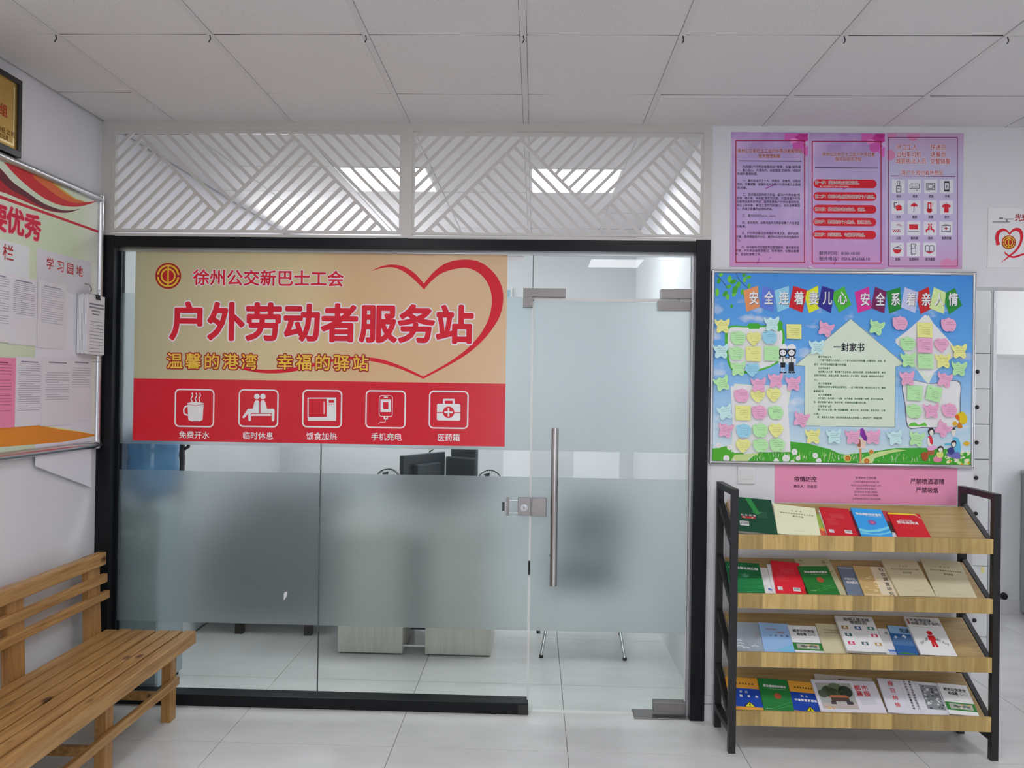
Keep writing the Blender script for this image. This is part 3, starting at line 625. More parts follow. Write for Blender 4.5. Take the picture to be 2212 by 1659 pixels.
def petals(m, F, x, y, s=1):
    for (dx, dy, r, c) in ((0, 0, 17, (176, 52, 132)), (-26, -4, 14, (190, 90, 160)), (-8, 18, 14, (186, 82, 156)), (12, 30, 12, (190, 96, 168)), (4, -8, 9, (160, 40, 110)), (-18, 8, 8, (205, 130, 185))):
        f = F.px(x + dx * s, y + dy * s); k = F.k(x, y)[0]
        P = [(f[0] + r * s * k * (1 + .25 * math.sin(3 * t + r)) * math.cos(t), f[1] + r * s * k * (.8 + .2 * math.sin(2 * t + dx)) * math.sin(t)) for t in (2 * math.pi * i / 16 for i in range(16))]
        lo_ = F.px(x - 150, 300); hx = F.px(x + 13.5, 300)[0]; ty = F.px(x, 288.5)[1]
        P = [(min(a_, hx), min(b2, ty)) for a_, b2 in P]
        m.poly(F, P, ink(c), .00006 + .00002 * abs(dy % 5))
def dashes(m, F, L, c=(150, 90, 160)):
    for x, y, dx, dy, wd in L: pline(m, [(x, y), (x + dx, y + dy)], wd, ink(c), .00008, F)
LEAVES = [(148, 20, -2, 6, 1.2), (180, -2, -4, 8, 1.5), (105, 108, -20, 9, 3), (80, 140, -10, 4, 2), (62, 279, 4, -10, 3), (140, 225, 3, 3, 1), (90, 270, 4, -5, 1.5), (50, 20, 0, 5, 1)]
# 1: rules
t, F1 = poster('lilac poster of service rules in small print, leftmost above the blue board', (1580, 285.5, 1745.5, 578), LIL('lilac_print'))
m = MB(); border(m, F1, 1589.5, 304, 1738, 567); m.build('border_line', t)
m = MB(); petals(m, F1, 1732, 296); dashes(m, F1, [(1580 + x * .9, 290 + y, dx, dy, w_) for x, y, dx, dy, w_ in LEAVES]); m.build('petal_print', t)
m = MB()
ptext(m, F1, '徐州公交新巴士工会户外劳动者服务站', 1593, 1733, 326, 9.5, WHT, .0003, .055, 6); ptext(m, F1, '徐州公交新巴士工会户外劳动者服务站', 1593, 1733, 326, 9.5, DRED, .0006, .02, 6)
ptext(m, F1, '服务管理制度', 1638, 1686, 337, 8.5, WHT, .0003, .055, 6); ptext(m, F1, '服务管理制度', 1638, 1686, 337, 8.5, DRED, .0006, .02, 6); pline(m, [(1596, 347.5), (1731, 348.5)], 1.6, NAV, .0003, F1)
m.build('heading', t)
m = MB(); yy = 360.5
rows = [(1604, '为加强“户外劳动者服务站”管理，本着“服务第'), (1592, '一，暖心贴心，方便及时，自我管理”的原则，特制定'), (1592, '本服务管理制度。'), 0, (1604, '一、服务站以环卫工人、快递员、送餐员、出租车'), (1592, '司机、交警辅警、城管执法人员等户外劳动者为主要服'), (1592, '务对象。'), 0,
        (1604, '二、坚持竭诚服务职工宗旨，解决户外劳动者“热'), (1591, '饭难、喝水难、休息难”等实际问题，打造改善户外劳'), (1591, '动者劳动条件的平台，宣传和教育户外劳动者的阵地，'), (1591, '树立工会形象，彰显工会作为的窗口，全社会奉献爱'), (1591, '心，传递正能量的纽带和桥梁。'), 0, (1603, '三、服务时间为8:00--18:00。'), 0,
        (1603, '四、首次使用，由现场服务员帮助采集个人信息登'), (1590, '记备案。'), 0, (1602, '五、户外劳动者应自觉维护环境卫生、爱护设施、'), (1590, '设备，使用物品及时归位，离开时应及时关闭电器和大'), (1589, '门。'), 0, (1601, '六、现场服务员加强服务站管理服务，做好服务站'), (1589, '开放、户外劳动者信息登记、秩序维护、设施设备管'), (1588, '护、安全检查等工作。')]
for r_ in rows:
    if r_:
        n_ = len(r_[1]); full = n_ > 20; ptext(m, F1, r_[1], r_[0], (1730 - (yy - 360) * .022) if full else r_[0] + n_ * (5.6 if '8:' not in r_[1] else 3.9), yy, 5.9, TXT, .0003, .02, 4)
    yy += 7.55
m.build('small_print', t)
# 2: steps
t, F2 = poster('lilac poster with five red step bars, middle one above the blue board', (1749, 287, 1911.5, 581), LIL('lilac_print_two'), -.003)
m = MB(); border(m, F2, 1754.5, 305.5, 1903, 568); m.build('border_line', t)
m = MB(); petals(m, F2, 1898, 298); dashes(m, F2, [(1746 + x * .9, 292 + y, dx, dy, w_) for x, y, dx, dy, w_ in LEAVES]); m.build('petal_print', t)
m = MB()
for s_, x0, x1, y in (('徐州公交新巴士工会户外劳动者', 1776, 1890, 333.5), ('服务站服务流程', 1804, 1861, 343.5)):
    ptext(m, F2, s_, x0, x1, y, 9, WHT, .0003, .055, 6); ptext(m, F2, s_, x0, x1, y, 9, DRED, .0006, .015, 6)
pline(m, [(1761, 362), (1896, 363)], 1.6, NAV, .0003, F2); m.build('heading', t)
for i, (y, s_) in enumerate(((397, '第一步：搜索本站点位置信息。'), (424.5, '第二步：来到本站点登记使用者个人信息。'), (452, '第三部：使用服务站内设备、设施。'), (479.5, '第四步：整理室内个人物品、清理卫生。'), (507, '第五步：关闭照明、电器离开站点。'))):
    m = MB(); x = 1757.5 - i * .3; a0, b1 = F2.px(x, y - 9.8); a1, b0 = F2.px(x + 136, y + 9.8); m.poly(F2, rrect(a0, a1, b0, b1, (b1 - b0) * .49), ink((184, 24, 40)), .0002)
    ww = len(s_) * 6.85; yy = y - (2.5 if i == 0 else 0); ptext(m, F2, s_, x + 3, x + 3 + ww, yy, 7.6, WHT, .0004, .075, 6); ptext(m, F2, s_, x + 3, x + 3 + ww, yy, 7.6, DRED, .0006, .01, 4)
    if i == 0: ptext(m, F2, '第一步查找搜索平台下载方式查看详细信息', x + 14, x + 76, y + 6, 3.6, WHT, .0004)
    m.build('step_bar', t)
m = MB(); ptext(m, F2, '服务时间：8:00-18:00', 1769, 1858, 547, 8.6, TXT, .0004, .01, 4); ptext(m, F2, '服务电话：0516-85656818', 1769, 1879, 559, 8.6, TXT, .0004, .01, 4); m.build('lettering', t)
m = MB(); P = [F2.px(1746, 577), F2.px(1762, 581), F2.px(1750, 575.5)]; m.poly(F2, P, PAPER, .002); m.build('curled_corner', t)
# 3: facilities
t, F3 = poster('pale lilac poster with a grid of small icons, rightmost above the blue board', (1915, 287, 2078, 581), grad_mat('pale_lilac', [(0, (174, 134, 172)), (.3, (172, 162, 194)), (.75, (172, 166, 192)), (1, (172, 142, 174))], 'Z', .45))
PUR = ink((98, 28, 72))
m = MB(); border(m, F3, 1919.5, 297, 2068, 575, 1.6, PUR); pline(m, [(1925, 380), (2063, 381.5)], 1.4, PUR, .0003, F3); m.build('border_line', t)
m = MB()
for x, y, r in ((1924, 290, 9), (1972, 291, 14), (1912.5, 335, 12), (2045, 572, 14), (2070, 575, 16), (1930, 288, 8)):
    c = F3.px(max(x, 1922), y); k = F3.k(x, y)[0] * r; m.poly(F3, [(min(max(c[0] + k * math.cos(a), F3.px(1916, 400)[0]), F3.px(2072, 400)[0]), max(min(c[1] + k * math.sin(a), F3.px(2000, 289)[1]), F3.px(2000, 579)[1])) for a in (2 * math.pi * i / 14 for i in range(14))], ink((190, 120, 158)), .00012)
m.build('petal_print', t)
m = MB(); RI = ink((165, 40, 60)); RF = ink((184, 30, 44)); DK = ink((58, 46, 62))
for s_, x0, x1, y in (('环卫工人', 1937, 1981, 318), ('快递员', 2010, 2043, 318), ('出租车司机', 1936, 1990, 333), ('送餐员', 2010, 2043, 333), ('城管执法人员', 1935, 2000, 348), ('交警辅警', 2009, 2053, 348.5), ('等户外劳动者休息区', 1947, 2038, 373)):
    ptext(m, F3, s_, x0, x1, y, 12 if y < 360 else 10, WHT, .0003, .07, 6); ptext(m, F3, s_, x0, x1, y, 12 if y < 360 else 10, RI, .0005, .01, 4)
m.build('heading', t)
TIL = ink((196, 196, 216)); G = lambda m, x, y: pp(m, [(x - 14, y - 15), (x + 14, y - 15), (x + 14, y + 15), (x - 14, y + 15)], TIL, .0002)
def icon(i, name, lab, x, y, lx=None):
    m = MB(); f = F3; D = lambda L, w_=1.3, c=DK: pline(m, [(x + a, y + b) for a, b in L], w_, c, .0004, f); Q = lambda L, c=RF: ppoly(m, f, [(x + a, y + b) for a, b in L], c, .0004); ci = lambda a, b, r, c=RF, h=.0004: pdisc(m, x + a, y + b, r, c, h, f)
    B = [(-14, -15), (14, -15), (14, 15), (-14, 15)]; ppoly(m, f, [(x + a, y + b) for a, b in B], TIL, .0002)
    def R(a0, b0, a1, b1, w_=1.3, c=DK): D([(a0, b0), (a1, b0), (a1, b1), (a0, b1), (a0, b0)], w_, c)
    if i == 0: R(-4, -1, 5, 12); R(-2.5, -11, 3, -2); D([(-2, 4), (3, 5)])
    if i == 1: R(-10, -6, 10, 4); D([(-7, 1), (7, 1)]); ci(5, 8, 1.2, DK)
    if i == 2: R(-9, -7, 9, 7); R(-6, -4, 4, 4); D([(7, -3), (7, 3)], 2)
    if i == 3: R(-5, -11, 5, 10, 1.6); D([(-4, -9), (4, -9)], 3); D([(-4, 8), (4, 8)], 3); D([(1, -4), (-1, 0), (1, 0), (-1, 4)])
    if i == 4: D([(-8, 0), (-8, -10), (-3, -10)], 1.8); Q([(-6, -3), (2, -6), (8, -3), (8, 6), (-3, 7)])
    if i == 5: Q([(-8, -1), (-6, -7), (0, -10), (6, -7), (8, -1), (4, -3), (0, -1), (-4, -3)]); D([(0, -1), (0, 8), (-2, 10)], 1.2, DK)
    if i == 6: ci(-2, 6, 6); Q([(-6, 6), (-6, -11), (2, -11), (2, 6)]); Q([(-3.6, 4), (-3.6, -8), (-.4, -8), (-.4, 4)], TIL); ci(-2, 6, 3.4, DRED, .0006); D([(5, -9), (5, -2)], 1.2, RF)
    if i == 7: Q([(-4, -8), (4, -8), (10, -3), (7, 1), (5, -1), (5, 11), (-5, 11), (-5, -1), (-7, 1), (-10, -3)]); D([(0, -9), (0, -11)])
    if i == 8: text(m, f, 'WiFi', f.px(x - 11, y)[0], f.px(x + 6, y)[0], f.px(x, y + 5)[1], 9 * f.k(x, y)[1], RI, .0004, .03, 4); m.ring(f, f.px(x + 2, y - 2), .010, .012, RI, .0004, 20, 130, 8); m.ring(f, f.px(x + 2, y - 2), .016, .018, RI, .0004, 20, 130, 8)
    if i == 9: Q([(-10, -9), (9, -9), (9, 2), (-10, 2)]); D([(-12, 6), (11, 6)])
    if i == 10:
        for s_ in (-1, 1): ci(s_ * 2.5, -9, 1.7); Q([(s_ * .6, 3), (s_ * .6, -6), (s_ * 3, -7), (s_ * 5, 1), (s_ * 9, 2), (s_ * 9, 9), (s_ * 7, 9), (s_ * 6, 4)])
    if i == 11: R(-9, -6, 9, 7); D([(-4, -8), (4, -8)]); D([(0, -3), (0, 3)], 2.4, DRED); D([(-3, 0), (3, 0)], 2.4, DRED)
    if i == 12: Q([(-9, 0), (9, 0), (6, 7), (0, 9), (-6, 7)]); D([(-9, 0), (-6, -4), (6, -4), (9, 0)]); D([(-4, -4), (8, -9)])
    if i == 13: R(-5, -12, 5, 10); D([(-5, -3), (5, -3)]); D([(3, -9), (3, -6)])
    if i == 14: D([(0, 5), (-3, 3), (-9, 4), (-9, -8), (-3, -9), (0, -7), (3, -9), (9, -8), (9, 4), (3, 3), (0, 5), (0, -7)]); Q([(-9, 5), (-3, 4), (0, 6), (3, 4), (9, 5), (0, 9)])
    n_ = len(lab); w_ = 5.2 * n_; ptext(m, f, lab, x - w_ / 2 + 1, x + w_ / 2 + 1, y + 21, 6, DK, .0004, .03, 4); m.build(name, t)
nm_ = ['water_icon', 'cooling_icon', 'hot_meal_icon', 'charging_icon', 'hand_washing_icon', 'umbrella_icon', 'thermometer_icon', 'shirt_icon', 'wireless_icon', 'screen_icon', 'rest_icon', 'medicine_icon', 'bowl_icon', 'refrigerator_icon', 'book_icon']
lb_ = ['饮水', '乘凉', '热饭', '充电', '洗手', '避雨', '取暖', '换衣', '上网', '看新闻', '短休', '急救药箱', '就餐', '饭菜保存', '读书看报']
for i in range(15): r_, c_ = divmod(i, 4); icon(i, nm_[i], lb_[i], (1940.5, 1975.5, 2010.5, 2045)[c_] - r_ * .8, (403, 448, 493.5, 539)[r_])
# white poster at the right edge
t, F4 = poster('white card with a red heart ribbon and union emblem at the far right', (2134, 450, 2320, 580), M('white_card', (0.84, 0.84, 0.86), .4), -.001, .003, 'heart_card', None, 'sign')
m = MB(); hh = lambda L: [F4.px(1880 + x / 5.184, 270 + y / 5.184) for x, y in L]
m.line(F4, hh([(1370, 1086), (1560, 1086)]), .005, ink((120, 112, 116)), .0004); m.line(F4, hh([(1500, 1054), (1600, 1054)]), .005, ink((120, 112, 116)), .0004); m.line(F4, hh([(1528, 1054), (1528, 1086)]), .008, ink((120, 112, 116)), .0004); m.poly(F4, hh([(1435, 1050), (1450, 1034), (1480, 1034), (1492, 1050), (1475, 1058), (1450, 1058)]), ink((120, 112, 116)), .0004); m.build('ribbon_bow_print', t)
m = MB(); FF = F; F = F4
def strip4(P, Q, h): n = min(len(P), len(Q)); m.add([F4.p(a, b, h) for a, b in P[:n]] + [F4.p(a, b, h) for a, b in Q[:n]], [(i, i + 1, n + i + 1, n + i) for i in range(n - 1)], RED)
s4 = lambda L: smooth_pts(hh(L), 4, False)
strip4(s4([(1410, 1350), (1398, 1260), (1420, 1190), (1480, 1160), (1530, 1175), (1560, 1210)]), s4([(1455, 1338), (1436, 1270), (1450, 1215), (1490, 1190), (1530, 1200), (1560, 1235)]), .0004)
strip4(s4([(1560, 1210), (1590, 1170), (1640, 1150), (1690, 1170), (1712, 1230), (1700, 1310), (1650, 1400), (1570, 1470), (1455, 1550)]), s4([(1560, 1235), (1590, 1200), (1630, 1185), (1665, 1205), (1678, 1250), (1668, 1320), (1620, 1400), (1540, 1470), (1455, 1550)]), .0004)
strip4(s4([(1503, 1415), (1550, 1455), (1610, 1468), (1700, 1440), (1760, 1430)]), s4([(1503, 1440), (1550, 1475), (1610, 1490), (1700, 1462), (1760, 1450)]), .0005)
m.build('heart_ribbon', t); m = MB(); emblem(m, F4, F4.px(2178.8, 523.5), .0345, .0008); m.build('emblem', t)
m = MB(); ptext(m, F4, '光荣劳动者之家', 2192, 2300, 470.5, 14.5, DRED, .0005, .03, 6); m.build('lettering', t); F = FF

# light switch
fs = Fr((0, -.001, 0), (1, 0, 0), (0, 0, 1)); a0, b1 = fs.px(1593, 1008); a1, b0 = fs.px(1630, 1045)
t = thing('light_switch', 'square white light switch below the blue board by the rack', 'switch', ((a0 + a1) / 2, 0, b0))
MB().fbox(fs, a0, a1, b0, b1, 0, .008, WHITEP, .002).build('plate', t)
MB().fbox(fs, a0 + .011, a1 - .011, b0 + .022, b1 - .016, .008, .0115, M('switch_rocker', (0.76, 0.76, 0.76), .3), .0015).build('rocker', t)
# pink notice under the board
t, F5 = poster('long pink notice sheet between the blue board and the bookshelf', (1674, 1005, 2067, 1092), M('pink_paper', C(205, 130, 160), .7), -.001, .0006, 'pink_notice', None, 'notice')
m = MB()
for s_, x0, x1, y, h_, b_ in (('疫情防控', 1715, 1764, 1035, 11, .025), ('责任人：刘金瓦', 1714, 1765, 1051, 7, .02), ('疫情防控工作内容', 1848, 1893, 1032.5, 5.6, .01), ('上岗前测量体温規范佩戴口罩', 1843, 1899, 1041, 4.6, 0), ('做好办公区和车辆消杀和通风工作', 1838, 1903, 1049, 4.6, 0), ('做好同车乘客信息登记', 1849, 1893, 1056, 4.6, 0), ('提醒乘客规范佩戴口罩乘车', 1845, 1896, 1063, 4.6, 0), ('做好个人防护勤洗手不聚集', 1845, 1897, 1070, 4.6, 0), ('出现疑似症状及时上报主动隔离', 1841, 1902, 1077.5, 4.6, 0), ('严禁喷洒酒精', 1966, 2040, 1040, 12, .02), ('严禁吸烟', 1978, 2027, 1059, 11.5, .02)):
    ptext(m, F5, s_, x0, x1, y, h_, ink((72, 30, 52)), .0003, b_, 5)
m.build('lettering', t)
# tape strip under the board
# ================================================================ BLUE BOARD
yb_ = -.004
FB = Fr((0, -.014, 0), (1, 0, 0), (0, 0, 1))
bx0, bz1 = FB.px(1537, 582); bx1, bz0 = FB.px(2104, 1012)
board = thing('notice_board', 'large aluminium framed blue safety notice board covered with sticky notes', 'notice board', ((bx0 + bx1) / 2, 0, bz0))
bm_, n_, l_, b_ = nmat('sky_print')
tc = n_.new('ShaderNodeTexCoord'); sx = n_.new('ShaderNodeSeparateXYZ'); l_.new(tc.outputs['Generated'], sx.inputs[0])
rp = n_.new('ShaderNodeValToRGB'); el = rp.color_ramp.elements; el[0].position = 0; el[0].color = (*C(190, 205, 235), 1); el[1].position = 1; el[1].color = (*C(45, 120, 190), 1)
for p_, c_ in ((.3, (140, 175, 228)), (.6, (84, 146, 212))): e = el.new(p_); e.color = (*C(*c_), 1)
l_.new(sx.outputs['Z'], rp.inputs['Fac'])
ns = n_.new('ShaderNodeTexNoise'); ns.inputs['Scale'].default_value = 6; ns.inputs['Detail'].default_value = 7; mp_ = n_.new('ShaderNodeMapping'); mp_.inputs['Scale'].default_value = (1, 1, 2.2); l_.new(tc.outputs['Object'], mp_.inputs[0]); l_.new(mp_.outputs[0], ns.inputs['Vector'])
mr = n_.new('ShaderNodeMapRange'); mr.inputs['From Min'].default_value = .56; mr.inputs['From Max'].default_value = .74; mr.inputs['To Max'].default_value = .85; l_.new(ns.outputs['Fac'], mr.inputs['Value'])
bd = n_.new('ShaderNodeMapRange'); bd.inputs['From Min'].default_value = .92; bd.inputs['From Max'].default_value = .8; l_.new(sx.outputs['Z'], bd.inputs['Value'])
mu = n_.new('ShaderNodeMath'); mu.operation = 'MULTIPLY'; l_.new(mr.outputs[0], mu.inputs[0]); l_.new(bd.outputs[0], mu.inputs[1])
mx = n_.new('ShaderNodeMix'); mx.data_type = 'RGBA'; mx.inputs['B'].default_value = (*C(210, 215, 235), 1); l_.new(mu.outputs[0], mx.inputs['Factor']); l_.new(rp.outputs[0], mx.inputs['A']); l_.new(mx.outputs['Result'], b_.inputs['Base Color']); b_.inputs['Roughness'].default_value = .35
MB().fbox(FB, bx0 + .01, bx1 - .01, bz0 + .01, bz1 - .01, -.012, 0, bm_).build('printed_sheet', board)
m = MB(); r_ = .009
for p0, p1 in (((bx0 + r_, bz0 + r_), (bx1 - r_, bz0 + r_)), ((bx1 - r_, bz0 + r_), (bx1 - r_, bz1 - r_)), ((bx1 - r_, bz1 - r_), (bx0 + r_, bz1 - r_)), ((bx0 + r_, bz1 - r_), (bx0 + r_, bz0 + r_))):
    q = MB(); q.cyl((p0[0], -.013, p0[1]), (p1[0], -.013, p1[1]), r_, ALU, n=14)
    lo = (min(p0[0], p1[0]) - r_ * .5, min(p0[1], p1[1]) - r_ * .5); hi = (max(p0[0], p1[0]) + r_ * .5, max(p0[1], p1[1]) + r_ * .5); q.box(lo[0], hi[0], -.010, -.0005, lo[1], hi[1], ALU); q.build('frame_tube', board)
for x in (bx0 + r_, bx1 - r_):
    for z in (bz0 + r_, bz1 - r_): q = MB(); q.lathe((x, -.013, z), [(0, r_ * 1.25), (r_ * .8, r_ * .95), (r_ * 1.25, 0), (r_ * .8, -r_ * .95), (0, -r_ * 1.25)], CHROME, 12); q.build('corner_cap', board)
O = lambda ox, oy: (lambda L: [(ox + x / 7.135, oy + y / 7.135) for x, y in L])
QA, QB, QC, QD = O(1520, 570), O(1810, 570), O(1520, 780), O(1810, 780)
def bp_(m, L, c, h=.0003): ppoly(m, FB, L, ink(c) if isinstance(c, tuple) else c, h)
def bl_(m, L, wd, c, h=.0004): pline(m, L, wd, ink(c), h, FB)
# meadow
m = MB()
bp_(m, QC([(130, 1585), (130, 1350), (260, 1330), (400, 1300), (560, 1380), (700, 1500), (640, 1590)]), (72, 150, 40), .0003)
bp_(m, QC([(620, 1590), (800, 1430), (1330, 1240), (1600, 1270), (1950, 1360), (2300, 1520), (2330, 1590)]), (60, 145, 42), .0003)
bp_(m, QD([(-5, 1600), (-5, 1420), (120, 1440), (500, 1400), (900, 1340), (1300, 1335), (1700, 1360), (2045, 1420), (2045, 1630)]), (58, 146, 44), .00035)
bp_(m, QD([(260, 1610), (400, 1490), (620, 1400), (880, 1360), (1060, 1372), (800, 1420), (560, 1500), (520, 1610)]), (178, 196, 130), .0005)
bp_(m, QC([(400, 1560), (480, 1440), (860, 1420), (700, 1500), (650, 1590)]), (176, 192, 128), .0005)
m.build('meadow_print', board)
m = MB(); rg = random.Random(3)
for i in range(150):
    x = rg.uniform(1615, 2085); y = rg.uniform(982, 999); bl_(m, [(x, y), (x + rg.uniform(-2, 2), y - rg.uniform(4, 9))], .8, rg.choice(((190, 215, 150), (120, 185, 80), (215, 225, 200))), .0006)
for (x, y, r) in ((1716, 976, 6.5), (1724, 990, 5), (1761, 984, 6), (1769, 995, 5.5), (1698, 990, 8), (1677, 996, 6), (1552, 962, 6), (1576, 966, 6), (1569, 990, 7), (1586, 997, 5), (1712, 998, 5)):
    pdisc(m, x, y, r, ink((214, 214, 222)), .0006, FB); pdisc(m, x, y, 1, ink((160, 160, 160)), .0008, FB)
for i in range(26):
    x = rg.uniform(2042, 2092); y = rg.uniform(974, 1004); c = FB.px(x, y); k = FB.k(x, y)[0]; an = rg.uniform(-.6, .9); R_ = rg.uniform(2.5, 5)
    P = [(c[0] + k * R_ * (1.4 * math.cos(a) * math.cos(an) - .7 * math.sin(a) * math.sin(an)), c[1] + k * R_ * (1.4 * math.cos(a) * math.sin(an) + .7 * math.sin(a) * math.cos(an))) for a in (2 * math.pi * j / 10 for j in range(10))]
    m.poly(FB, P, ink(rg.choice(((205, 220, 190), (170, 205, 130), (225, 215, 160)))), .0007)
for x, y in ((2078, 1003), (2092, 1000), (2062, 1006), (2052, 996)): pdisc(m, x, y, 2.6, ink((205, 150, 40)), .001, FB)
m.build('flower_print', board)
def sunflower(x, y, r):
    m = MB(); c = FB.px(x, y); k = FB.k(x, y)[0]
    P = [(c[0] + k * r * (1.0 if i % 2 else 1.55) * math.cos(math.pi * i / 14), c[1] + k * r * (1.0 if i % 2 else 1.55) * math.sin(math.pi * i / 14)) for i in range(28)]
    m.poly(FB, P, ink((214, 186, 130)), .0008); m.disc(FB, c, k * r, ink((196, 130, 50)), .001); m.ring(FB, c, k * r * .5, k * r * .75, ink((140, 80, 30)), .0012); m.build('sunflower_print', board)
sunflower(1831, 990, 6); sunflower(1872, 996, 6); sunflower(1882, 976, 4.5)
# printed note frames
m = MB()
bp_(m, smooth_pts(QA([(325, 1150), (350, 1000), (450, 950), (680, 960), (900, 950), (1180, 960), (1250, 1100), (1230, 1300), (1180, 1500), (900, 1640), (640, 1690), (440, 1640), (350, 1450)]), 4), (70, 160, 48), .0005)
bp_(m, smooth_pts(QA([(370, 1150), (390, 1010), (470, 975), (700, 985), (900, 975), (1150, 985), (1215, 1100), (1190, 1300), (1130, 1500), (900, 1610), (640, 1650), (470, 1610), (390, 1450)]), 4), (206, 208, 222), .0008)
bp_(m, QA([(668, 960), (700, 915), (850, 915), (880, 960), (850, 1005), (700, 1005)]), (60, 150, 44), .0011)
bp_(m, smooth_pts(QA([(1120, 930), (1170, 870), (1220, 920), (1200, 1010), (1150, 1040)]), 4), (64, 152, 46), .0011); m.build('round_frame_print', board)
m = MB(); bp_(m, QC([(470, 345), (1350, 420), (1300, 700), (1330, 1380), (430, 1400)]), (196, 208, 190), .0005); bp_(m, QC([(420, 385), (1280, 365), (1340, 1400), (465, 1415)]), (206, 208, 222), .0008); m.build('sheet_frame_print', board)
m = MB(); bp_(m, QB([(1395, 790), (1560, 1060), (1700, 1200), (1400, 1850), (1340, 1800), (880, 1170)]), (196, 208, 190), .0005); bp_(m, QB([(1345, 780), (1760, 1230), (1790, 1420), (1395, 1745), (880, 1205)]), (204, 206, 222), .0008); m.build('diamond_frame_print', board)
m = MB(); q_ = smooth_pts(QD([(990, 320), (1200, 300), (1450, 345), (1700, 300), (1890, 330), (1890, 600), (1880, 900), (1800, 1030), (1300, 1030), (1075, 1028), (1030, 700)]), 3); bp_(m, q_, (96, 96, 116), .0005)
cx_ = sum(p[0] for p in q_) / len(q_); cy_ = sum(p[1] for p in q_) / len(q_); bp_(m, [(cx_ + (x - cx_) * .965, cy_ + (y - cy_) * .965) for x, y in q_], (206, 206, 222), .0008)
bp_(m, QD([(1080, 1005), (1110, 960), (1180, 940), (1240, 985), (1340, 940), (1380, 1005)]), (96, 170, 70), .001); m.build('curved_frame_print', board)
# arrow-shaped letter
m = MB(); H_ = QB([(195, 850)]) + QB([(985, 1540), (885, 1590)]) + QD([(875, 1020)]) + QC([(1545, 995), (1560, 75)]) + QC([(1410, 65)]); H_ = [H_[0], H_[1], (1940, 791), (1934, 793), H_[3], H_[4], H_[5], H_[6]]
H_ = [(1837.5, 689), (1954, 787), (1934, 791.5), (1932.5, 923), (1737.5, 919.5), (1738.5, 790.5), (1717.5, 789)]
bp_(m, H_, (188, 200, 182), .0011); pline(m, H_ + [H_[0]], 1.0, ink((112, 132, 120)), .0014, FB); m.build('letter_shape_print', board)
m = MB(); ptext(m, FB, '一封家书', 1800, 1867, 750, 18, ink((40, 38, 50)), .0016, .025, 6); m.build('letter_heading', board)
m = MB(); GT = ink((52, 96, 66)); yy = 771
for x0, s_ in ((1767, '妻子写给丈夫：'), (1767, '一个家不需要太大的地方，一个家不必有太多的积蓄，只要有你、有我、有'), (1758, '孩子，年平安安是我们最大的幸福。'), (1767, '丈夫写给妻子'), (1767, '安全是企业之根，事关整个社会和谐、稳定与发展，安全是家庭的脊，事关'), (1758, '全家人的幸福、温馨与美满，安全质全，安全喜悦，安全是一颗期盼你归家的'), (1758, '心。'), (1767, '女儿写给母亲：'), (1767, '希望妈妈把安全看做当成家常饭，一日三餐不厌倦，牢记在心去工作，睡眠'), (1757, '嘉嘉语子安'), (1767, '女儿写给爸爸：'), (1766, '对于世界，你只是一个生命，对于家庭，你却是整个世界，家中大事全靠'), (1757, '你，家中琐事不用你，你的平安，是爸妈妈妈最大的心愿。'), (1766, '父母写给儿子：'), (1766, '管一分小心之路，携一团温馨回家，来也平安，去也平安，家名平安，父母'), (1757, '心安。'), (1765, '家，是有你才完美，你的安全是全家人的牵挂——安全生产，幸福全家。')):
    ptext(m, FB, s_, x0, x0 + len(s_) * 4.42, yy, 4.5, GT, .0016, .02, 4); yy += 8.2
m.build('letter_text', board)
# title tiles
tl = [('安', (612, 410, 835, 340, 862, 665, 660, 740), (200, 130, 84)), ('全', (915, 340, 1095, 410, 1075, 740, 865, 665), (84, 110, 190)), ('连', (1088, 410, 1310, 340, 1325, 670, 1140, 745), (126, 180, 224)), ('着', (1380, 340, 1590, 405, 1520, 752, 1310, 665), (178, 28, 40)), ('妻', (1545, 445, 1760, 335, 1775, 690, 1620, 762), (196, 200, 40)), ('儿', (1825, 340, 2010, 400, 1960, 762, 1755, 655), (38, 36, 120)), ('心', (1955, 460, 2160, 350, 2275, 630, 2085, 752), (66, 160, 46))]
tr = [('安', (258, 435, 475, 355, 515, 690, 305, 760), (190, 44, 130)), ('全', (570, 355, 745, 425, 715, 765, 508, 680), (104, 26, 78)), ('系', (745, 425, 960, 360, 975, 690, 790, 770), (28, 120, 44)), ('着', (1025, 360, 1240, 440, 1190, 760, 968, 670), (170, 175, 215)), ('亲', (1200, 445, 1400, 355, 1440, 690, 1270, 780), (170, 34, 36)), ('人', (1475, 360, 1660, 440, 1630, 775, 1405, 680), (184, 206, 140)), ('情', (1600, 480, 1800, 372, 1912, 640, 1715, 780), (36, 124, 50))]
for k_, (L, Q) in enumerate(((tl, QA), (tr, QB))):
    for j, (ch, q, c) in enumerate(L):
        m = MB(); P = Q([(q[i], q[i + 1]) for i in range(0, 8, 2)]); bp_(m, P, c, .0016 + .0003 * (j % 2))
        cx = Q([((q[0] + q[2] + q[4] + q[6]) / 4, 0)])[0][0] + (3.5 if j < 1 or ch in '亲' else 2); cy = Q([(0, 525 if k_ == 0 else 545)])[0][1]; K = FB.k(cx, cy); a, b = FB.px(cx, cy); s_ = 30 * K[1]
        for dx, dy, mt, h in ((.0025, -.0025, ink((60, 60, 84)), .0022), (0, 0, ink((218, 214, 226)), .0026)): text(m, FB, ch, a - 10 * K[0] + dx, a + 10.5 * K[0] + dx, b + dy, s_, mt, h, .022, 6)
        m.build('title_tile', board)
